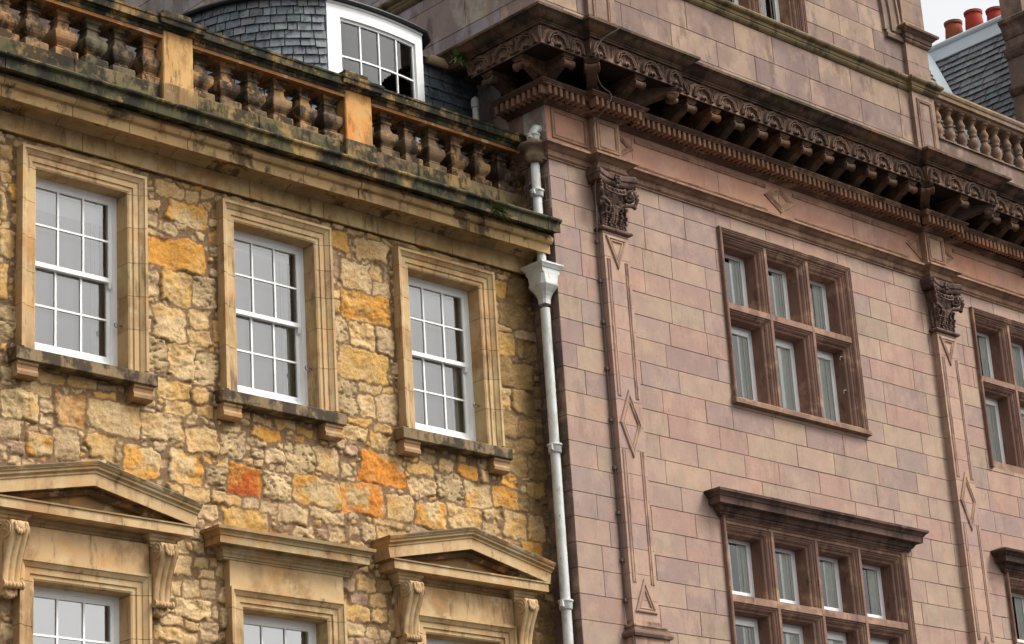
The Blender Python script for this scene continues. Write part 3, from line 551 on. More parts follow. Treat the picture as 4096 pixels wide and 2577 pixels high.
edge = [(16.28, 22.8)] + [(p.x, p.y) for p in DL[4::4]] + [bowp(u) for u in (.15, .3, .5, .7, .85, 1.0)] + [(19.30, 20.82), (19.40, 21.1), (19.44, 21.9)]
m = MB()
ring = MB(); ring.sweep(edge, [(-.02, ZE + .0), (.085, ZE - .012), (.10, ZE + .012), (.09, ZE + .035), (-.02, ZE + .06)], PL, col=(1, 1, 1))
m.v, m.f, m.c, m.s = ring.v, ring.f, ring.c, ring.s
k = len(m.v); m.add([(x, y, ZE + .05) for x, y in edge] + [(18.2, 22.4, ZE + .22)], [(i, i + 1, len(edge)) for i in range(len(edge) - 1)], (1, 1, 1))
m.build('dormer_roof', M_LEAD, dorm)
m = MB(); slates(m, lambda s_: Vector((19.15 + s_, 20.76, 13.60)), None, Vector((0, 0, -1)), lambda s_: Vector((0, -1, 0)), 1.03, 2.2, .22, .15, sc(84, 92, 98), .016)
m.add([(19.1, 20.77, 11.4), (20.19, 20.77, 11.4), (20.19, 20.77, 13.62), (19.1, 20.77, 13.62)], [(0, 1, 2, 3)], sc(30, 32, 34)); m.add([(19.1, 20.70, 13.68), (20.19, 20.70, 13.68), (20.19, 22.5, 14.6), (19.1, 22.5, 14.6)], [(0, 1, 2, 3)], sc(70, 74, 78))
m.build('slate_hung_wall', M_SLT, house, fix=False)
m = MB(); vs = []; fs = []
for x in (19.22, 20.15):
    for k in range(9):
        t = math.pi * k / 8; vs.append((x, 20.66 - .075 * math.cos(t), 13.67 - .085 * math.sin(t)))
for k in range(8): fs.append((k, k + 1, 10 + k, 9 + k))
m.add(vs, fs + [tuple(range(9))], sc(176, 150, 112), True); m.build('gutter', plain('gutter_paint', sc(176, 152, 116), .5), house)
# ------------------------------------------------------------------ right building: pink ashlar with rich entablature
YP, XC = 19.56, 20.2
hall = thing('sandstone_building', 'tall pink sandstone building with pilasters, bracketed cornice and mullioned windows, right half', 'building', (26, 19.56, GZ))
C1, C2, HW, PQ = 21.225, 28.305, .235, .11
PKS = [(172, 147, 127), (168, 139, 124), (160, 139, 129), (175, 151, 129), (166, 141, 127), (172, 139, 124), (164, 143, 125), (154, 131, 122)]
ATS = [(150, 126, 110), (162, 138, 118), (142, 118, 106), (168, 142, 120), (132, 112, 104), (158, 130, 116)]
def ashlar(m, s0, s1, zs, f, holes, pal, wmin, wmax, gap=.0036, jit=.002, dark=1.0, seed=1):
    """coursed blocks on a plane; f(s, z, d) maps to 3D; holes are (s0, s1, z0, z1)"""
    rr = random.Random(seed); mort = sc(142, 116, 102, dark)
    def sub(r, h):
        a, b, c, d = r; e, g, i, j = h
        if e >= b or g <= a or i >= d or j <= c: return [r]
        out = []
        if a < e: out.append((a, e, c, d)); a = e
        if b > g: out.append((g, b, c, d)); b = g
        if c < i: out.append((a, b, c, i))
        if d > j: out.append((a, b, j, d))
        return out
    for k in range(len(zs) - 1):
        z0, z1 = zs[k], zs[k + 1]; s = s0 - rr.uniform(0, wmax * .6)
        while s < s1:
            w = rr.uniform(wmin, wmax); a, b = max(s, s0), min(s + w, s1); s += w
            if b - a < .02: continue
            rects = [(a, b, z0, z1)]
            for h in holes: rects = [q for r in rects for q in sub(r, h)]
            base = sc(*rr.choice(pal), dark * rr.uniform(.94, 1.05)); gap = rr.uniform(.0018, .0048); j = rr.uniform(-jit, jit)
            for (p, q, u, v) in rects:
                g0, g1 = (gap if abs(p - a) < 1e-6 else 0), (gap if abs(q - b) < 1e-6 else 0); h0, h1 = (gap if abs(u - z0) < 1e-6 else 0), (gap if abs(v - z1) < 1e-6 else 0)
                P, Q, U_, V_ = p + g0, q - g1, u + h0, v - h1; e = .0025
                m.add([f(p, u, -.011), f(q, u, -.011), f(q, v, -.011), f(p, v, -.011)], [(0, 1, 2, 3)], mort)
                m.add([f(P + e, U_ + e, j), f(Q - e, U_ + e, j), f(Q - e, V_ - e, j), f(P + e, V_ - e, j), f(P, U_, j - .004), f(Q, U_, j - .004), f(Q, V_, j - .004), f(P, V_, j - .004),
                       f(P, U_, -.012), f(Q, U_, -.012), f(Q, V_, -.012), f(P, V_, -.012)],
                      [(0, 1, 2, 3), (0, 1, 5, 4), (1, 2, 6, 5), (2, 3, 7, 6), (3, 0, 4, 7), (4, 5, 9, 8), (5, 6, 10, 9), (6, 7, 11, 10), (7, 4, 8, 11)], base)
FF = lambda s, z, d: (s, YP - d, z)
FR = lambda s, z, d: (XC - d, s, z)
W6 = (23.385, 26.215, 9.35, 11.875); W8 = (22.90, 26.75, 4.6, 7.78); WR = (29.14, 31.97, 9.35, 11.875); WR8 = (29.14, 33.0, 4.6, 7.78)
zs = [10.89 + .32 * k for k in range(-39, 4)] + [12.10]
m = MB(); ashlar(m, XC, 36, zs, FF, [W6, W8, WR, WR8], PKS, .48, 1.05, seed=3)
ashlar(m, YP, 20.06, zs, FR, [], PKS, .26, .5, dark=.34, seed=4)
m.build('wall', M_PNK, hall)
PF = .62
def plan_path(w=HW, q=PQ, yend=20.25, xend=36.0, c=(C1, C2)):
    p = [(XC, yend), (XC, YP)]
    for x in c: p += [(x - w, YP), (x - w, YP - q), (x + w, YP - q), (x + w, YP)]
    return p + [(xend, YP)]
# string course (architrave)
m = MB(); m.sweep(plan_path(), [(-.05, 12.075), (.022, 12.08), (.022, 12.10), (.035, 12.103), (.05, 12.118), (.05, 12.128), (.038, 12.135), (.040, 12.185), (.052, 12.19), (.07, 12.20), (.10, 12.222), (.115, 12.228), (.118, 12.238), (.16, 12.24), (.162, 12.268), (.0, 12.30), (-.05, 12.30)], PL, col=sc(158, 124, 102))
for (cx_, cy_, r0, z0_, z1_) in ((20.08, 19.69, .1, 12.02, 12.26),):
    m.lathe(cx_, cy_, [(.075, 12.02), (.105, 12.02), (.11, 12.06), (.13, 12.09), (.135, 12.11), (.125, 12.13), (.13, 12.18), (.155, 12.20), (.19, 12.225), (.20, 12.24), (.20, 12.27), (.06, 12.275)], 24, sc(120, 104, 82))
    m.box(20.1, 20.22, 19.57, 19.8, 12.06, 12.262, sc(120, 100, 80))
m.build('string_course', M_PTR, hall)
# panelled frieze
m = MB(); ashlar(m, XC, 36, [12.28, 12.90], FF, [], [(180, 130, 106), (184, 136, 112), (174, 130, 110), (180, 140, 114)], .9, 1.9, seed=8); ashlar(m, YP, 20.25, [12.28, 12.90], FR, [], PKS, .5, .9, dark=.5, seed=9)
for c in (C1, C2): m.box(c - HW, c + HW, YP - PQ, YP + .02, 12.28, 12.90, sc(170, 138, 114))
fz = m.build('frieze', M_PNK, hall)
LINE = [(0, -.02), (0, .014), (-.01, .02), (-.022, .02), (-.03, .012), (-.036, .012), (-.042, .02), (-.052, .02), (-.062, .006), (-.062, -.02)]
def rectp(a, b, c, d): return [(a, c), (a, d), (b, d), (b, c)]
m = MB(); pc = sc(160, 124, 102)
inw = lambda P: [(-a, d) for a, d in P]
def panel(x0, x1, z0, z1, Y, P=LINE, col=pc): m.sweep(rectp(x0, x1, z0, z1), inw(P), XZ(Y), closed=True, col=col)
def rhomb(cx, cz, hx, hz, Y, P=LINE, col=pc, half=None):
    q = [(cx - hx, cz), (cx, cz + hz), (cx + hx, cz), (cx, cz - hz)]
    if half == 'L': q = [(cx - hx, cz), (cx, cz + hz), (cx, cz - hz)]
    if half == 'R': q = [(cx, cz - hz), (cx, cz + hz), (cx + hx, cz)]
    m.sweep(q, inw(P), XZ(Y), closed=True, col=col)
panel(20.30, 20.96, 12.40, 12.83, YP)
for c in (C1, C2): panel(c - HW + .035, c + HW - .035, 12.38, 12.82, YP - PQ)
for (cx_, h) in ((24.82, None), (21.48, 'R'), (28.06, 'L'), (28.56, 'R'), (31.9, None)): rhomb(cx_, 12.61, .345, .205, YP, half=h); 
for (cx_, h) in ((24.82, None),): rhomb(cx_, 12.61, .22, .128, YP, P=[(a * .5, d * .8) for a, d in LINE])
for a, b in ((21.86, 24.52), (25.12, 27.74), (28.9, 31.6)): m.sweep([(a, 12.775), (b, 12.775)], inw(LINE), XZ(YP), col=pc); m.sweep([(a, 12.40), (b, 12.40)], [(q * .5, d * .6) for q, d in inw(LINE)], XZ(YP), col=pc)
m.build('panel_moulding', M_PTR, fz)
# entablature: bed mould, dentil course, modillion zone, shell frieze, cornice
m = MB(); m.sweep(plan_path(), [(-.05, 12.835), (.02, 12.838), (.03, 12.85), (.055, 12.86), (.06, 12.866), (.12, 12.868), (.12, 12.985), (.26, 12.988), (.262, 13.0), (.275, 13.005), (.29, 13.02), (.30, 13.024), (.30, 13.042), (.0, 13.055), (-.05, 13.055)], PL, col=sc(100, 74, 62))
ent = m.build('entablature', M_PDK if False else M_PTR, hall)
M_RECESS = plain('soot_and_shade_recess_stone', sc(44, 34, 30), .95, .1, 0, .3, 6, .3)  # near-black colour holds the recess shade as well as soot
m = MB(); m.sweep(plan_path(), [(.0, 12.872), (.124, 12.872), (.124, 12.984), (.0, 12.984)], PL); m.sweep(plan_path(), [(-.05, 13.057), (.10, 13.05), (.10, 13.298), (PF - .02, 13.2985), (PF - .02, 13.2995), (-.05, 13.2995)], PL); m.build('recess_band', M_RECESS, ent)
def dentils():
    b = MB(); b.box(-.025, .025, -.085, .045, 0, .115); M_D = stone('dentil_stone', [(9, .6, sc(90, 64, 50), .55, .72, .6)], .2, 8, .3, 60, objrand=[sc(138, 100, 80), sc(162, 122, 98), sc(150, 108, 84), sc(130, 98, 84)]); src = b.build('dentil', M_D, ent, bevel=.003)
    spots = []
    for y in np.arange(20.2, 19.30, -.1015): spots.append((XC - .165, float(y), -math.pi / 2))
    for x in np.arange(20.07, 20.78, .1015): spots.append((float(x), YP - .165, 0))
    for c in (C1, C2):
        for k in range(9): spots.append((c - .405 + .1012 * k, YP - PQ - .165, 0))
        spots.append((c - HW - .165, YP - PQ - .03, -math.pi / 2))
    for x in np.arange(21.70, 27.86, .10127): spots.append((float(x), YP - .165, 0))
    for x in np.arange(28.79, 33, .1015): spots.append((float(x), YP - .165, 0))
    spots.sort(key=lambda q: q[0])
    for k, (x, y, a) in enumerate(spots[:100]):
        o = src if k == 0 else dup(src, ent, (0, 0, 0)); o.location = (x, y, 12.87); o.rotation_euler = (0, 0, a)
    b = MB()
    for x, y, a in spots[100:]: b.box(x - .0285, x + .0285, y - .085, y + .012, 12.87, 12.985, sc(165, 118, 90))
    o = b.build('dentil_run', M_PTR, ent); o['kind'] = 'stuff'
dentils()
m = MB(); m.sweep(plan_path(), [(-.05, 13.30), (PF, 13.30), (PF, 13.318), (PF - .012, 13.325), (PF - .012, 13.548), (PF - .03, 13.552), (-.05, 13.56)], PL, col=sc(104, 80, 70)); m.build('shell_frieze', M_PTR, ent)
m = MB(); m.sweep(plan_path(yend=20.75), [(-.05, 13.561), (PF - .025, 13.563), (PF + .015, 13.568), (PF + .02, 13.588), (PF + .035, 13.592), (PF + .04, 13.606), (PF + .055, 13.612), (PF + .075, 13.622), (PF + .105, 13.640), (PF + .13, 13.662), (PF + .15, 13.682), (PF + .175, 13.692), (PF + .178, 13.700), (PF + .20, 13.702), (PF + .202, 13.738), (PF + .19, 13.745), (.0, 13.83), (-.05, 13.83)], PL, col=sc(108, 84, 70)); m.build('cornice', M_PDK, ent)
def shell_src():
    """half round niche: ring mouldings, scalloped shell with seven lobes and a boss"""
    m = MB(); R = .205; nr, nt = 40, 72; vs = []; fs = []
    for i in range(nr + 1):
        q = i / nr
        for k in range(nt + 1):
            t = math.pi * k / nt; lob = abs(math.cos(4.5 * (t - math.pi / 2))) ; edge = .60 + .085 * lob
            edge = .655 + .065 * lob
            if q > .96: h = 0.0
            elif q > .905: h = .014
            elif q > .875: h = .001
            elif q > .815: h = .016
            elif q > .785: h = .001
            elif q > edge + .035: h = -.014
            elif q > edge - .035: h = .018
            elif q > .25: h = -.022 + .018 * lob ** .6 * q
            elif q > .20: h = .008
            elif q > .09: h = .024
            else: h = -.004
            sq = 1.06
            vs.append((R * q * math.cos(t), -.030 - h * 1.3 if q < .955 else 0.0, R * q * math.sin(t) * sq))
    for i in range(nr):
        for k in range(nt): a = i * (nt + 1) + k; fs.append((a, a + 1, a + nt + 2, a + nt + 1))
    m.add(vs, fs, (1, 1, 1), False)
    for s in (-1, 1):
        pts = [(s * .205, .215), (s * .235, .215), (s * .235, .12)]
        q = [(s * .140, -.014, .214), (s * .238, -.014, .214), (s * .238, -.014, .06)]; m.tube(q, .008, 6); m.tube([(s * .175, -.010, .194), (s * .220, -.010, .194), (s * .220, -.010, .12)], .006, 5)
    return m
M_SH = stone('carved_shell_stone', [(8, .7, sc(64, 48, 42), .5, .7, .6), (4, 1, sc(170, 112, 80), .62, .78, .5)], .2, 7, .3, 60, objrand=[sc(118, 92, 80), sc(132, 104, 88), sc(108, 88, 78), sc(128, 98, 76)])
s0 = shell_src().build('shell_ornament', M_SH, ent, fix=False)
yf, yr = YP - PF + .012 - .001, YP - PQ - PF + .012 - .001
spots = [(XC - PF + .011, y, 1, -math.pi / 2) for y in (20.06, 19.62, 19.20)] + [(19.87, yf, 1, 0), (20.22, yf, .62, 0)]
for c in (C1, C2): spots += [(c - .72, yr, .62, 0), (c - .225, yr, 1, 0), (c + .265, yr, 1, 0), (c + .71, yr, .66, 0)]
spots += [(22.13 + .4845 * k, yf, 1, 0) for k in range(11)] + [(27.33, yf, .62, 0)] + [(29.38 + .4845 * k, yf, 1, 0) for k in range(6)]
for k, (x, y, sx, a) in enumerate(spots):
    o = s0 if k == 0 else dup(s0, ent, (0, 0, 0)); o.location = (x, y, 13.322); o.rotation_euler = (0, 0, a); o.scale = (sx, 1, 1)
def bracket_src():
    m = MB(); w = .062; z0 = 0.0
    prof = [(.02, 0), (-.42, 0), (-.42, -.045), (-.40, -.05), (-.36, -.075), (-.30, -.10), (-.20, -.15), (-.12, -.20), (-.06, -.235), (.02, -.25)]
    n = len(prof); m.add([(-w, y, z) for y, z in prof] + [(w, y, z) for y, z in prof], [tuple(range(n)), tuple(range(n, 2 * n))] + [(i, (i + 1) % n, (i + 1) % n + n, i + n) for i in range(n)])
    for k, (e, a, b) in enumerate(((.088, -.022, 0), (.078, -.040, -.022), (.068, -.058, -.040))): m.box(-e, e, -.43 - (e - .06), .02, a, b)
    m.tube([(-.086, -.405, -.105), (-.078, -.405, -.105), (-.074, -.405, -.105), (-.03, -.405, -.105), (.03, -.405, -.105), (.074, -.405, -.105), (.078, -.405, -.105), (.086, -.405, -.105)], [.052, .058, .050, .044, .044, .050, .058, .052], 16)
    for s in (-1, 1): m.tube([(s * .06, -.05, -.175), (s * .08, -.05, -.175)], .05, 14); m.tube([(s * .086, -.405 + .03 * math.cos(t), -.105 + .03 * math.sin(t)) for t in np.linspace(0, 6, 12)], .007, 5)
    return m
M_BR = stone('bracket_carved_stone', [(6, .6, sc(52, 42, 38), .5, .7, .65), (3, 1, sc(176, 124, 88), .58, .76, .5)], .2, 6, .3, 60, objrand=[sc(96, 72, 60), sc(118, 88, 68), sc(88, 70, 60), sc(126, 84, 58)])
k0 = bracket_src().build('bracket', M_BR, ent)
yb = YP - .10; sp = [(XC - .10, y, -math.pi / 2, 1) for y in (20.0, 19.42)] + [(20.12, yb, 0, 1)]
for c in (C1, C2): sp += [(c + .09, yb - PQ, 0, 1), (c - HW - .09, yb - PQ + .02, -math.pi / 4, 1.45), (c + HW + .09, yb - PQ + .02, math.pi / 4, 1.45)]
sp += [(22.43 + .4838 * k, yb, 0, 1) for k in range(11)] + [(29.35 + .4838 * k, yb, 0, 1) for k in range(5)]
for k, (x, y, a, sy) in enumerate(sp):
    o = k0 if k == 0 else dup(k0, ent, (0, 0, 0)); o.location = (x, y, 13.299); o.rotation_euler = (random.uniform(-.01, .01), random.uniform(-.01, .01), a + random.uniform(-.015, .015)); o.scale = (1.14, sy * 1.05, 1.08)

# pilasters
def pilaster(c, zb):
    m = MB(); Yf = YP - PQ; x0, x1 = c - HW, c + HW; rr = random.Random(int(c * 10)); k = 0
    lv = [z for z in zs if zb < z < 11.25]; lv = [zb] + lv + [11.25]
    for a, b in zip(lv[:-1], lv[1:]): m.box(x0, x1, Yf, YP + .03, a + .003, b - .003, sc(*rr.choice([(178, 148, 130), (174, 140, 126), (168, 142, 132), (182, 150, 130)])))
    m.box(x0 + .006, x1 - .006, Yf + .008, YP + .02, zb, 11.25, sc(92, 72, 64))
    p = m.build('pilaster', M_PNK, hall)
    global _m
    m2 = MB(); FL = [(0, -.01), (0, .016), (-.012, .024), (-.03, .024), (-.038, .010), (-.044, .010), (-.05, .018), (-.06, .018), (-.068, .004), (-.068, -.01)]; q = [(-a, d) for a, d in FL]
    w = .195; col = sc(172, 140, 124)
    def ring(P): m2.sweep(P, q, XZ(Yf), closed=True, col=col)
    ring([(c - w, 11.18), (c + w, 11.18), (c, 10.74)])
    for zc in ((8.67,) if zb > 0 else (8.67,)): ring([(c - w, zc), (c, zc + .45), (c + w, zc), (c, zc - .45)])
    if zb > 0: ring([(c - w, 6.25), (c, 6.68), (c + w, 6.25)])
    else: ring([(c - w, 6.25), (c, 6.68), (c + w, 6.25)])
    s = [(a, d) for a, d in ((0, -.01), (0, .008), (.012, .014), (.028, .014), (.034, .004), (.040, .004), (.046, .012), (.06, .012), (.066, .003), (.066, -.01))]
    for z0, z1 in ((9.02, 10.86), (6.62, 8.32)):
        m2.sweep([(c - w, z0), (c - w, z1)], s, XZ(Yf), col=col); m2.sweep([(c + w, z1), (c + w, z0)], s, XZ(Yf), col=col)
    m2.build('panel_moulding', M_PTR, p)
    if zb > 0:
        m3 = MB(); pp = [(c - HW, YP + .05), (c - HW, Yf), (c + HW, Yf), (c + HW, YP + .05)]
        m3.sweep(pp, [(-.03, zb - .20), (.10, zb - .20), (.105, zb - .19), (.115, zb - .165), (.105, zb - .14), (.085, zb - .132), (.075, zb - .115), (.055, zb - .105), (.055, zb - .085), (.065, zb - .065), (.052, zb - .045), (.02, zb - .038), (.012, zb - .02), (.0, zb + .02), (-.03, zb + .02)], PL, col=sc(120, 94, 82))
        for a in np.arange(zb - .2, -1.3, -.32): m3.box(c - HW - .07, c + HW + .07, Yf - .07, YP + .03, max(a - .317, GZ), a - .003, sc(176, 142, 126))
        m3.build('base', M_PTR, p)
    # capital
    m4 = MB(); cc = sc(112, 88, 78); rr = random.Random(5)
    m4.sweep([(x0, YP + .02), (x0, Yf), (x1, Yf), (x1, YP + .02)], [(-.05, 11.235), (.02, 11.24), (.045, 11.255), (.05, 11.275), (.035, 11.295), (.0, 11.305), (-.05, 11.305)], PL, col=cc)
    nz = 8; bell = [(-.02 + 0.03 * (k / nz) ** 2.2 * 2, 11.30 + .58 * k / nz) for k in range(nz + 1)]
    m4.sweep([(x0, YP + .02), (x0, Yf), (x1, Yf), (x1, YP + .02)], [(-.08, 11.30)] + bell + [(-.08, 11.88)], PL, col=cc)
    ab = [(x0 - .10, YP + .02), (x0 - .12, Yf - .10), (x0 - .10, Yf - .125)] + [(c + (HW + .06) * t, Yf - .03 - .075 * abs(t) ** 1.6) for t in np.linspace(-.93, .93, 13)] + [(x1 + .10, Yf - .125), (x1 + .12, Yf - .10), (x1 + .10, YP + .02)]
    m4.sweep(ab, [(-.12, 11.90), (-.015, 11.905), (.0, 11.93), (.005, 11.955), (.0, 11.975), (.018, 11.99), (.02, 12.05), (.0, 12.07), (-.12, 12.07)], PL, col=cc)
    m4.add([(x, y, 11.90) for x, y in ab], [tuple(range(len(ab)))], cc)
    for s in (-1, 1):                                            # corner volutes
        vx, vy = c + s * (HW + .03), Yf - .065; ang = -math.pi / 4 * (1 if s < 0 else -1); dx, dy = s * math.cos(math.pi / 4), -math.sin(math.pi / 4)
        sp_ = [(vx + dx * (.085 * (1 - t / 13) * math.cos(t)), vy + dy * (.085 * (1 - t / 13) * math.cos(t)), 11.78 + .085 * (1 - t / 13) * math.sin(t)) for t in np.linspace(1.2, 11, 34)]
        m4.tube(sp_, [.034 - .016 * k / 34 for k in range(34)], 8, cc); m4.ball((vx, vy, 11.78), .03, cc)
        m4.tube([(c + s * .05, Yf - .03, 11.55), (c + s * .13, Yf - .05, 11.64), (vx + dx * .06, vy + dy * .05, 11.66), (vx + dx * .10, vy + dy * .09, 11.74), (vx + dx * .06, vy + dy * .06, 11.86)], [.018, .024, .03, .03, .022], 8, cc)
        m4.ball((vx + dx * .05, vy + dy * .05, 11.64), .034, cc); m4.ball((c + s * .21, Yf - .03, 11.60), .028, cc)
        for k in range(6): m4.ball((vx + dx * .11 * math.cos(k * .5 - .8), vy + dy * .11 * math.cos(k * .5 - .8), 11.78 + .11 * math.sin(k * .5 - .8)), .016, cc, 6)
    ar = [(c + .20 * math.cos(t), Yf - .05 - .035 * math.sin(t), 11.845 - .075 * math.sin(t)) for t in np.linspace(0, math.pi, 16)]
    m4.tube(ar, .014, 6, cc); m4.tube([(x, y + .006, z + .06) for x, y, z in ar], .012, 6, cc)
    for k in range(1, 15, 2): m4.ball((ar[k][0], ar[k][1], ar[k][2] + .032), (.016, .02, .022), cc, 6)
    for s in (-.095, .085):                                      # rosettes
        for k in range(6): m4.ball((c + s + .022 * math.cos(k * 1.047), Yf - .035, 11.675 + .022 * math.sin(k * 1.047)), (.013, .014, .013), cc, 6)
        m4.ball((c + s, Yf - .046, 11.675), .010, cc, 6)
    fl = (c + .02, Yf - .10, 11.98)                              # abacus flower
    for k in range(6): m4.ball((fl[0] + .04 * math.cos(k * 1.047), fl[1], fl[2] + .045 * math.sin(k * 1.047)), (.024, .025, .03), cc, 6)
    m4.ball(fl, .025, cc); m4.ball((c + .02, Yf - .07, 11.89), .035, cc)
    m4.tube([(c - .06, Yf - .02, 11.36), (c - .045, Yf - .03, 11.45), (c - .05, Yf - .045, 11.56), (c - .075, Yf - .055, 11.60)], [.016, .02, .024, .02], 8, cc)
    m4.lathe(c + .0, Yf - .0, [(.04, 11.42), (.055, 11.50), (.075, 11.58), (.085, 11.60), (.07, 11.61)], 14, cc)
    for row, (zz, n_, hh) in enumerate(((11.33, 5, .16), (11.44, 6, .15))):            # acanthus leaves
        for k in range(n_):
            x = c - HW + .05 + (2 * HW - .10) * (k + .5 * (row % 2) * 0) / (n_ - 1)
            for j in range(5):
                m4.ball((x + rr.uniform(-.014, .014), Yf - .012 - .006 * j, zz + hh * j / 5), (.022 - .002 * j, .016 + .003 * j, .024), cc, 6)
            m4.ball((x, Yf - .05, zz + hh - .01), (.024, .022, .016), cc, 6)
        for j in range(5): m4.ball((x0 - .012 - .003 * j, Yf + .055, zz + hh * j / 5), (.016, .03, .024), cc, 6)
    m4.build('capital', stone('carved_capital_stone', [(9, .7, sc(48, 37, 34), .48, .68, .7)], .25, 12, .8, 45, base=cc, disp=.012), p)
pilaster(C1, 6.13); pilaster(C2, 3.2)

# mullioned windows
SPL = [(0, 0), (.012, .022), (.024, .022), (.030, .036), (.052, .050), (.060, .064), (.064, .064), (.070, .085), (.094, .098), (.1, .11), (.1, .34)]
def mullioned(O, fx, fz, frame=.085, hood=None, curt=True):
    """O outer frame rect; fx list of light front edges; fz rows (z0, z1) from the top down"""
    m = MB(); rr = random.Random(int(O[0] * 7)); col = lambda: tint(sc(138, 106, 92), .08)
    FR_ = [(0, -.04), (0, .05), (-.012, .06), (-.022, .06), (-.03, .048), (-.042, .05), (-.05, .038), (-.07, .03), (-.085, .012), (-.085, -.04)]
    m.sweep([(O[0], O[2]), (O[0], O[3]), (O[1], O[3]), (O[1], O[2])], [(-a, d) for a, d in FR_], XZ(YP), col=col())
    pr = [(u, -d) for u, d in SPL] + [(-.012, -.34), (-.012, -.002)]
    for (a, b) in fx:
        for k, (z0, z1) in enumerate(fz):
            zc = [z0 + .09 + (z1 - z0 - .09) * j / 3 for j in range(4)]
            m.sweep([(a, z0), (a, z1), (b, z1), (b, z0)], pr, XZ(YP), col=col())
            m.add([(a - .012, YP + .004, z0 - .001), (b + .012, YP + .004, z0 - .001), (b + .012, YP + .34, z0 + .10), (a - .012, YP + .34, z0 + .10)], [(0, 1, 2, 3)], col())
    zt, zb = fz[0][1], fz[-1][0]; ed = [O[0] + frame] + [q for f in fx for q in f] + [O[1] - frame]
    for k in range(0, len(ed), 2): m.box(ed[k] - (.0 if k else .0), ed[k + 1], YP, YP + .34, zb, zt, col())
    zz = [O[3] - frame] + [q for f in fz for q in (f[1], f[0])] + [O[2]]
    for k in range(0, len(zz), 2): m.box(O[0] + frame, O[1] - frame, YP + .003, YP + .33, zz[k + 1], zz[k], tint(sc(150, 118, 100), .06))
    w = m.build('window', M_PTR, hall)
    fm = MB(); gm = MB(); rm = MB(); cm = MB(); Ys = YP + .29
    for ci, (a, b) in enumerate(fx):
        for k, (z0, z1) in enumerate(fz):
            A, B_, Z0, Z1 = a + .095, b - .095, z0 + .085, z1 - .095
            fm.box(A, A + .06, Ys, Ys + .05, Z0, Z1); fm.box(B_ - .085, B_, Ys, Ys + .05, Z0, Z1); fm.box(A + .06, B_ - .085, Ys, Ys + .05, Z0, Z0 + .055); fm.box(A + .06, B_ - .085, Ys, Ys + .05, Z1 - .05, Z1)
            gm.add([(A + .06, Ys + .012, Z0 + .05), (B_ - .06, Ys + .012, Z0 + .05), (B_ - .06, Ys + .012, Z1 - .05), (A + .06, Ys + .012, Z1 - .05)], [(0, 1, 2, 3)])
            for q, (u, ww, yy) in enumerate(((.100, .020, .016), (.165, .014, .016))):
                fm.box(B_ - u - ww, B_ - u, Ys + yy, Ys + yy + .006, Z0, Z1 - .04)
            if curt:
                n = 22; x0, x1 = B_ - rr.uniform(.24, .34), B_ + .02; vs = []
                if k == 0: fm.box(B_ - .62, B_ - rr.uniform(.37, .44), Ys + .022, Ys + .03, Z0, Z1 - .03 - .05 * (ci % 2))  # white board behind the glass, painted in for a bright reflection strip
                else: x0 = B_ - .28 - .05 * (ci % 3)
                for i in range(n + 1):
                    x = x0 + (x1 - x0) * i / n; y = Ys + .026 + .0035 * math.sin(i * 1.1 + ci); vs += [(x, y, Z0 - .05), (x, y, Z1 - .06)]
                cm.add(vs, [(2 * i, 2 * i + 2, 2 * i + 3, 2 * i + 1) for i in range(n)], (1, 1, 1), True)
            if k == 1: fm.box(A + .06, B_ - .085, Ys - .02, Ys + .05, Z1 - .12, Z1 - .05)
    c0, c1, d0, d1, e0, e1 = fx[0][0] - .1, fx[-1][1] + .7, YP + .345, YP + 1.6, fz[-1][0] - .1, fz[0][1] + .2
    rm.add([(c0, d0, e0), (c1, d0, e0), (c1, d1, e0), (c0, d1, e0), (c0, d0, e1), (c1, d0, e1), (c1, d1, e1), (c0, d1, e1)], [(0, 1, 2, 3), (4, 5, 6, 7), (2, 3, 7, 6), (0, 3, 7, 4), (1, 2, 6, 5)])
    fm.build('casement', M_WHT, w, bevel=.004); gm.build('glass', M_GLS3, w, fix=False); rm.build('room', M_DARK, w)
    if curt: cm.build('curtain', M_WHP, w, fix=False)
    if hood:
        h = MB(); xa, xb = O[0], O[1]; z = O[3] - .06
        h.sweep([(xa + .0, YP + .03), (xa + .0, YP), (xb - .0, YP), (xb - .0, YP + .03)], [(-.02, z), (.055, z + .002), (.06, z + .02), (.075, z + .025), (.08, z + .055), (.10, z + .06), (.125, z + .10), (.13, z + .125), (.205, z + .13), (.21, z + .215), (.225, z + .222), (.235, z + .24), (.26, z + .262), (.275, z + .268), (.28, z + .30), (.26, z + .31), (.0, z + .40), (-.02, z + .40)], PL, col=sc(110, 84, 74)); h.build('hood', M_PDK if False else stone('hood_stone', [(3, .4, sc(40, 32, 30), .46, .66, .75), (5, .6, sc(150, 112, 92), .6, .75, .5)], .2, base=sc(104, 80, 70)), w)
    return w
F6 = [(23.47, 24.35), (24.40, 25.25), (25.30, 26.125)]; R6 = [(10.80, 11.77), (9.46, 10.715)]
w6 = mullioned(W6, F6, R6)
F8 = [(22.99, 23.89), (23.94, 24.80), (24.85, 25.72), (25.77, 26.66)]; R8 = [(6.72, 7.655), (5.2, 6.625)]
w8 = mullioned(W8, F8, R8, hood=True)
dx = WR[0] - W6[0]; mullioned(WR, [(a + dx, b + dx) for a, b in F6], R6); dx8 = WR8[0] - W8[0]; mullioned(WR8, [(a + dx8, b + dx8) for a, b in F8], R8, hood=True)
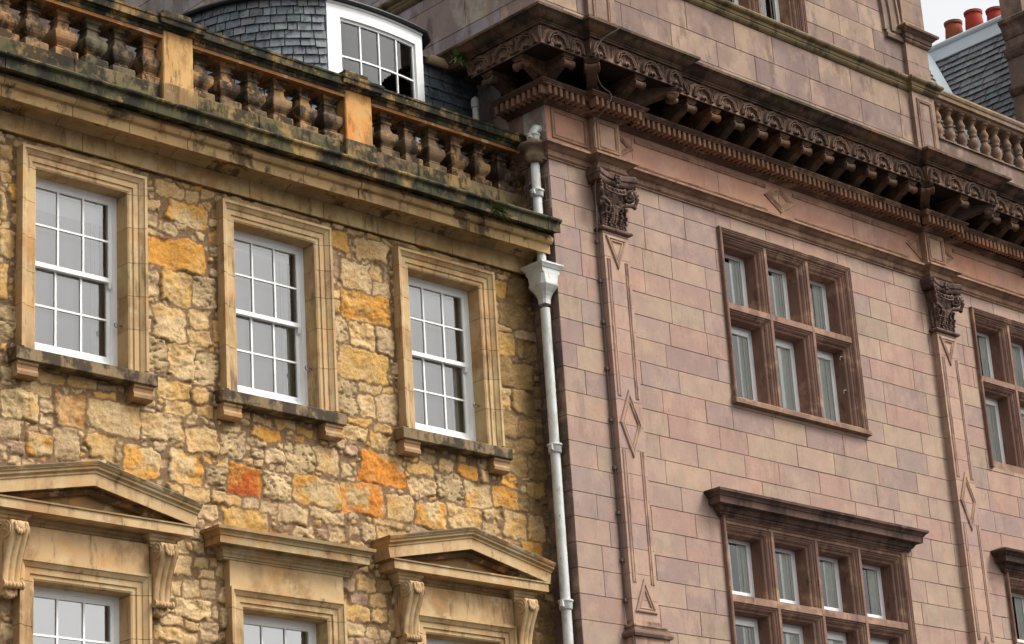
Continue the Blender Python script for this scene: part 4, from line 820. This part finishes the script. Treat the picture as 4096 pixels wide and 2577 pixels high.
for w_, O in ((w6, W6),):
    m = MB(); m.add([(O[0] - .03, YP - .085, O[2] - .005), (O[1] + .03, YP - .085, O[2] - .005), (O[1] + .03, YP + .02, O[2] - .02), (O[0] - .03, YP + .02, O[2] - .02), (O[0] - .03, YP - .085, O[2] + .055), (O[1] + .03, YP - .085, O[2] + .055), (O[1] + .03, YP + .03, O[2] + .12), (O[0] - .03, YP + .03, O[2] + .12)], [(0, 1, 2, 3), (4, 5, 6, 7), (0, 1, 5, 4), (1, 2, 6, 5), (2, 3, 7, 6), (3, 0, 4, 7)], sc(150, 120, 98)); m.build('sill', M_PTR, w_)
    for (x, z) in ((26.03, 10.02), (26.03, 10.52)):
        m = MB(); m.tube([(x, YP + .12, z), (x - .05, YP + .12, z)], .012, 8); m.tube([(x - .05, YP + .12, z), (x - .075, YP + .12, z - .02), (x - .07, YP + .12, z - .055)], .010, 8); m.build('hook', M_STEEL, w_)

# attic storey: wall, return, string, piers, window, arch
WA_ = (22.0, 25.86, 15.47, 17.6)
za = [13.70, 14.10, 14.38, 14.79, 15.24, 15.44] + [15.75 + .36 * k for k in range(16)]
m = MB(); ashlar(m, XC, 28.80, za, FF, [WA_], ATS, .75, 1.25, seed=21); zr = [11.4, 11.9, 12.45, 13.0, 13.5, 13.98, 14.50, 15.06, 15.62, 16.2, 16.76, 17.3, 17.9, 18.5, 19.1, 19.7, 20.3, 21.0]
ashlar(m, YP, 46, zr, FR, [], [(190, 174, 164), (164, 162, 162), (198, 170, 156), (176, 166, 168), (190, 180, 162)], .9, 1.7, dark=1.0, seed=22, gap=.006)
m.add([(28.80, YP, 13.7), (28.80, YP + .42, 13.7), (28.80, YP + .42, 21.2), (28.80, YP, 21.2)], [(0, 1, 2, 3)], sc(150, 124, 108)); m.build('attic_wall', M_ATT, hall)
m = MB(); sp_ = [(-.05, 15.235), (.015, 15.24), (.04, 15.262), (.055, 15.285), (.058, 15.31), (.07, 15.315), (.075, 15.36), (.10, 15.37), (.125, 15.39), (.135, 15.415), (.125, 15.44), (.09, 15.455), (.0, 15.48), (-.05, 15.48)]
m.sweep([(XC, 30), (XC, YP), (21.10, YP), (21.10, YP - .06), (21.62, YP - .06), (21.62, YP), (28.27, YP), (28.27, YP - .07), (28.83, YP - .07), (28.83, YP + .42)], sp_, PL, col=sc(120, 104, 76)); m.build('attic_string', M_GUT if False else stone('attic_string_stone', [(3, .4, sc(44, 40, 30), .5, .68, .7)], .22, base=sc(130, 112, 82)), hall)
for (x0, x1) in ((21.10, 21.62), (28.27, 28.83)):
    m = MB()
    for a, b in zip(za[:-1], za[1:]):
        if b < 18: m.box(x0, x1, YP - .07, YP + .42, a + .003, b - .003, tint(sc(150, 124, 106), .1))
    p = m.build('attic_pier', M_ATT, hall)
    m = MB(); inner_ = inw(LINE); m.sweep(rectp(x0 + .09, x1 - .09, 13.9, 15.14), [(-a, d) for a, d in LINE], XZ(YP - .07), closed=True, col=sc(150, 120, 102)); m.build('panel_moulding', M_PTR, p)
    m = MB(); m.sweep([(x0, YP + .42), (x0, YP - .07), (x1, YP - .07), (x1, YP + .42)], [(-.05, 16.07), (.02, 16.075), (.04, 16.10), (.042, 16.135), (.06, 16.14), (.065, 16.20), (.08, 16.21), (.11, 16.24), (.15, 16.265), (.155, 16.30), (-.05, 16.46)], PL, col=sc(110, 88, 72)); m.build('cap', M_PTR, p)
m = MB(); ac = [(24.25 + 3.75 * math.cos(t), 16.18 + 3.75 * math.sin(t)) for t in np.linspace(math.pi, 0, 60)]
m.sweep([(20.5, 16.0)] + ac + [(28.0, 15.98), (28.27, 15.98)] if False else ac, [(-.2, -.02), (-.2, .08), (-.15, .09), (-.14, .06), (-.06, .05), (-.05, .075), (.03, .07), (.04, .04), (.12, .035), (.13, .055), (.18, .05), (.2, -.02)], XZ(YP), col=sc(130, 110, 92))
m.sweep([(27.80, 16.18), (27.80, 16.07), (28.26, 16.07)] if False else [(28.26, 16.06), (27.85, 16.06)], [(0, -.02), (0, .06), (.05, .07), (.08, .05), (.14, .04), (.14, -.02)], XZ(YP), col=sc(130, 110, 92)); m.build('arch', M_ATT, hall)
FA = [(22.09, 22.99), (23.04, 23.90), (23.95, 24.82), (24.87, 25.76)]; mullioned(WA_, FA, [(15.47, 17.4)], curt=False)

# roof balustrade on the right
m = MB(); m.box(28.84, 34, YP - .06, YP + .42, 13.83, 14.58, sc(110, 92, 78)); m.box(28.84, 34, YP - .09, YP + .42, 14.58, 14.60, sc(110, 92, 78))
m.sweep([(28.86, YP), (34, YP)], [(-.34, 15.24), (.02, 15.24), (.04, 15.26), (.042, 15.285), (.09, 15.30), (.095, 15.36), (.11, 15.37), (.125, 15.41), (.11, 15.45), (.03, 15.50), (-.34, 15.50)], PL, col=sc(136, 112, 84))
rb = m.build('balustrade', M_ATT, hall)
RP = [(.095, 14.60), (.095, 14.655), (.06, 14.66), (.05, 14.68), (.062, 14.69), (.055, 14.705), (.078, 14.75), (.086, 14.80), (.08, 14.85), (.052, 14.905), (.046, 14.925), (.066, 14.935), (.066, 14.95), (.05, 14.965), (.074, 15.0), (.078, 15.035), (.06, 15.085), (.044, 15.13), (.044, 15.15), (.062, 15.16), (.05, 15.175), (.085, 15.20), (.09, 15.20), (.09, 15.24)]
m = MB(); m.lathe(0, 0, [(r, z - 14.6) for r, z in RP], 18); M_RB = stone('turned_baluster_stone', [(6, .6, sc(80, 64, 54), .54, .72, .6)], .2, 6, .3, 60, objrand=[sc(138, 112, 92), sc(120, 98, 82), sc(152, 120, 92), sc(130, 106, 90)])
r0 = m.build('baluster', M_RB, rb)
for k in range(14):
    o = r0 if k == 0 else dup(r0, rb, (0, 0, 0)); o.location = (29.03 + .312 * k, YP + .06, 14.6)
# tall stone stack at the far right
m = MB(); X0 = 31.9
for a, b, i in ((14.5, 15.9, 0), (15.9, 17.0, .0), (17.0, 17.6, .0), (17.6, 19.5, .0)): m.box(X0 + i, X0 + 2.2, YP + .02, YP + .44, a + .003, b - .003, sc(124, 104, 92))
m.sweep([(X0, YP + .44), (X0, YP + .02), (X0 + 2.2, YP + .02)], [(-.03, 17.34), (.02, 17.35), (.05, 17.42), (.06, 17.50), (.09, 17.56), (.14, 17.60), (.15, 17.66), (.02, 17.74), (-.03, 17.74)], PL, col=sc(84, 70, 58))
m.sweep([(X0, YP + .44), (X0, YP + .02), (X0 + 2.2, YP + .02)], [(-.03, 16.98), (.02, 16.985), (.06, 17.03), (.09, 17.09), (.10, 17.15), (.02, 17.19), (-.03, 17.19)], PL, col=sc(80, 66, 54))
m.sweep([(X0, YP + .44), (X0, YP + .02), (X0 + 2.2, YP + .02)], [(-.03, 16.30), (.02, 16.305), (.06, 16.34), (.10, 16.40), (.10, 16.44), (-.03, 16.52)], PL, col=sc(80, 66, 54))
m.build('gable_pier', M_ATT, hall)

# ------------------------------------------------------------------ roof and chimney pots behind
rear = thing('slate_roofed_building', 'steep grey slate roof with pale zinc ridge behind the turned stone balusters at the right', 'building', (38, 24, GZ))
RXr, RZr = 34.0, 18.86; sl = rad(62); vd = Vector((-math.cos(sl), 0, -math.sin(sl))); nd = Vector((-math.sin(sl), 0, math.cos(sl)))
yb0, hip = 23.05, -.5625
m = MB(); slates(m, lambda s_: Vector((RXr, yb0 + .4 - s_, RZr)), None, vd, lambda s_: nd, 3.4, 7.0, .28, .175, sc(122, 124, 128), .02, clip=lambda u, v: (yb0 + .4 - u) < yb0 + v * hip)
m.add([(RXr, yb0, RZr - .01), (RXr, 20.05, RZr - .01), (RXr + vd.x * 7 + .0, 20.05, RZr + vd.z * 7), (RXr + vd.x * 7, yb0 + 7 * hip, RZr + vd.z * 7)], [(0, 1, 2, 3)], sc(44, 46, 48))
P0 = Vector((RXr, yb0, RZr)); hd = (vd + Vector((0, hip, 0))).normalized(); back = Vector((.25, 1, 0)).normalized()
b2 = Vector((-1, 0, 0))
m.add([tuple(P0), tuple(P0 + hd * 7), tuple(P0 + hd * 7 + b2 * 4), tuple(P0 + b2 * 4)], [(0, 1, 2, 3)], sc(60, 62, 64))
nb = b2.cross(hd).normalized(); nb = nb if nb.y < 0 else -nb
for r_ in range(36):
    v = r_ * .19; u = -random.uniform(0, .28)
    while u < 4:
        w = .28 * random.uniform(.8, 1.2); a, b = max(u, 0) + .004, u + w - .004; u += w
        if b - a < .03: continue
        q = [P0 + hd * v + b2 * a + nb * .004, P0 + hd * v + b2 * b + nb * .004, P0 + hd * (v + .2) + b2 * b + nb * .026, P0 + hd * (v + .2) + b2 * a + nb * .026]; m.add([tuple(p) for p in q], [(0, 1, 2, 3)], tint(sc(104, 104, 104), .25))
roof = m.build('roof', M_SLT, rear, fix=False)
m = MB(); m.tube([(RXr, 20.05, RZr + .07), (RXr, yb0 + .05, RZr + .07)], .075, 12); 
nn = nd * .035; q = [Vector((RXr, 20.05, RZr + .03)), Vector((RXr, yb0 + .1, RZr + .03)), Vector((RXr, yb0 + .16, RZr)) + vd * .34, Vector((RXr, 20.05, RZr)) + vd * .34]
m.add([tuple(p + nn) for p in q] + [tuple(p) for p in q], [(0, 1, 2, 3), (0, 1, 5, 4), (1, 2, 6, 5), (2, 3, 7, 6)], (1, 1, 1)); m.build('ridge_flashing', M_ZINC, roof)
m = MB(); hs_ = Vector((0, -1, 0)); pts = [P0 + Vector((0, 0, .0)) + nd * .05 + hd * t for t in (0, 7)]
m.add([tuple(pts[0] + hs_ * .14), tuple(pts[1] + hs_ * .14), tuple(pts[1] + b2 * .10), tuple(pts[0] + b2 * .10)], [(0, 1, 2, 3)], (1, 1, 1)); m.tube([tuple(pts[0]), tuple(pts[1])], .04, 8); m.build('hip_flashing', M_ZINC, roof)
m = MB(); m.box(RXr + .9, RXr + 1.8, 19.2, 23.4, 10, 18.72, sc(120, 104, 90)); stack = m.build('chimney_stack', M_ATT, rear)
m = MB(); m.box(RXr - 2.0, RXr + 9, 20.08, 29, GZ, 14.0, sc(140, 120, 104)); m.build('wall', M_ATT, rear)
PX = RXr + 1.25
for k, (px_, mt, h) in enumerate(POTS):
    m = MB(); x, y, zt = px_; r = .155
    m.lathe(x, y, [(r * 1.18, 18.7), (r * 1.16, zt - .30), (r * 1.02, zt - .06), (r * 1.0, zt - .05), (r * 1.12, zt - .045), (r * 1.14, zt), (r * .86, zt), (r * .84, zt - .3)], 24); m.build('chimney_pot', mt, stack)
    m = MB(); m.lathe(x, y, [(r * 1.10, zt + .0), (r * 1.155, zt + .001), (r * 1.155, zt + .014), (r * 1.0, zt + .016)], 24); m.build('pot_rim', M_SOOT, stack)
# ------------------------------------------------------------------ pipes, cable, plants
PXc, PYc, PR = 20.08, 19.69, .062
pipe = thing('rainwater_pipe', 'pale grey cast iron downpipe with hopper head in the corner between the two buildings', 'drainpipe', (PXc, PYc, GZ))
m = MB(); m.tube([(PXc, PYc, GZ), (PXc, PYc, 10.05)], PR, 20); m.build('pipe', M_PIPE, pipe)
m = MB(); m.tube([(PXc, PYc, 10.5), (PXc, PYc, 12.42), (PXc + .01, PYc, 12.47), (PXc + .045, PYc, 12.52), (PXc + .13, PYc, 12.53)], [PR * .95] * 2 + [PR * .9] * 3, 20); m.build('upper_pipe', M_PIPE, pipe)
for z in (8.22, 6.27, 4.3, 2.4, 11.60, 12.375, 11.17):
    m = MB(); h = .05 if z > 11 else .06; m.lathe(PXc, PYc, [(PR + .004, z - h), (PR + .02, z - h + .01), (PR + .022, z + h - .03), (PR + .034, z + h - .025), (PR + .034, z + h), (PR + .004, z + h + .004)], 20)
    for a in (rad(200), rad(20)):
        c, s = math.cos(a), math.sin(a); M = Matrix.Translation((PXc + c * (PR + .035), PYc + s * (PR + .035), z)) @ Matrix.Rotation(a, 4, 'Z'); m.box(-.03, .03, -.02, .02, -h * .6, h * .6, M=M)
    m.build('collar', M_PIPE, pipe, bevel=.004)
m = MB()
def oct_(r, ch, z, col=(1, 1, 1)):
    a = r; b = r - ch; return [(PXc + x, PYc + y, z) for x, y in ((-b, -a), (b, -a), (a, -b), (a, b), (b, a), (-b, a), (-a, b), (-a, -b))]
lv = [(.066, .026, 10.10), (.068, .026, 10.16), (.078, .03, 10.20), (.10, .036, 10.25), (.135, .045, 10.30), (.155, .05, 10.33), (.158, .05, 10.345), (.146, .045, 10.352), (.148, .03, 10.47), (.150, .004, 10.49), (.152, .002, 10.535), (.165, .002, 10.545), (.175, .002, 10.565), (.188, .002, 10.585), (.193, .002, 10.59), (.193, .002, 10.612), (.17, .002, 10.618)]
vs = []
for r, ch, z in lv: vs += oct_(r, ch, z)
m.add(vs, [(8 * i + k, 8 * i + (k + 1) % 8, 8 * i + 8 + (k + 1) % 8, 8 * i + 8 + k) for i in range(len(lv) - 1) for k in range(8)] + [tuple(range(8 * len(lv) - 8, 8 * len(lv)))]); m.build('hopper', M_PIPE, pipe)
vp = thing('vent_pipe', 'short slim grey vent pipe behind the balusters, under the left end of the bracketed cornice', 'pipe', (20.0, 20.58, 11.5))
m = MB(); m.tube([(19.92, 20.55, 11.5), (19.92, 20.55, 13.14)], .045, 12); m.tube([(19.92, 20.55, 13.08), (19.92, 20.55, 13.20), (19.92, 20.55, 13.24)], [.06, .055, .015], 12); m.build('pipe', M_PIPE, vp)
cab = thing('lightning_conductor', 'thin grey lightning conductor cable looping over the cornice and down beside the first pilaster', 'cable', (20.97, 19.5, GZ))
pts = [(20.76, 18.56, 13.755), (20.72, 18.55, 13.72), (20.66, 18.58, 13.66), (20.52, 18.75, 13.54), (20.45, 18.80, 13.40), (20.47, 18.79, 13.28), (20.62, 19.0, 13.22), (20.80, 19.10, 13.10), (20.98, 19.13, 13.06), (21.0, 19.12, 12.98), (20.95, 19.20, 12.84), (20.94, 19.40, 12.72), (20.93, 19.42, 12.40), (20.92, 19.30, 12.27), (20.93, 19.38, 12.15), (20.93, 19.40, 12.0), (20.88, 19.42, 11.80), (20.90, 19.45, 11.5), (20.955, 19.52, 11.15)]
pts = [Vector(p) for p in pts]; sm = []
for i in range(len(pts) - 1):
    p0, p1, p2, p3 = pts[max(i - 1, 0)], pts[i], pts[i + 1], pts[min(i + 2, len(pts) - 1)]
    for k in range(4):
        t = k / 4; sm.append(.5 * ((2 * p1) + (p2 - p0) * t + (2 * p0 - 5 * p1 + 4 * p2 - p3) * t * t + (3 * p1 - p0 - 3 * p2 + p3) * t ** 3))
sm += [pts[-1], Vector((20.96, 19.535, 10.5)), Vector((20.96, 19.535, 6.4)), Vector((20.90, 19.50, 6.1)), Vector((20.88, 19.38, 5.95)), Vector((20.90, 19.37, 5.0)), Vector((20.90, 19.37, GZ))]
m = MB(); m.tube([tuple(p) for p in sm], .009, 8); m.build('cable', M_CABLE, cab)
for z in (11.1, 10.56, 10.0, 9.38, 8.70, 8.08, 7.5, 6.9, 6.4):
    m = MB(); m.box(20.935, 20.987, 19.515, 19.56, z - .02, z + .02); m.build('clip', M_CABLE, cab)
def fern(loc, n, L, label, seed, down=.4):
    r = random.Random(seed); m = MB()
    for _ in range(n):
        a = r.uniform(0, 2 * math.pi); el = r.uniform(-.5, 1.1); d = Vector((math.cos(a) * math.cos(el), -abs(math.sin(a)) * math.cos(el) * .8, math.sin(el))); l = L * r.uniform(.4, 1.1); p = Vector((r.uniform(-.05, .05) * L * 6, r.uniform(-.02, .02), r.uniform(-.02, .03))); seg = 7; sd = d.cross(Vector((0, 0, 1)))
        sd = sd.normalized() if sd.length > .1 else Vector((1, 0, 0)); k = r.uniform(.55, 1.3); col = (1, 1, 1)
        prev = p
        for i in range(1, seg + 1):
            t = i / seg; q = p + d * l * t + Vector((0, 0, -down * l * t * t)); w = .16 * l * (1 - t * .8)
            for s in (-1, 1):
                tip = (prev + q) / 2 + sd * s * w + Vector((0, 0, -.15 * w)); m.add([tuple(prev), tuple(q), tuple(tip)], [(0, 1, 2)])
            prev = q
    o = m.build('fern', M_PLANT, None, fix=False); o.location = loc; return tag(o, label, 'plant', 'ferns rooted in the cornices')
fern((19.04, 19.37, 11.0), 110, .19, 'small green fern hanging from the edge of the house gutter moulding', 1)
fern((19.36, 20.22, 13.50), 150, .21, 'largest dark fern clump growing at the end of the pink building cornice above the gutter', 2)
fern((19.60, 19.06, 13.78), 60, .12, 'mossy fern tuft on top of the pink building corner cornice', 3, .9)
fern((19.95, 19.86, 13.05), 50, .12, 'dark fern tuft growing on the ledge above the corner dentils', 4)
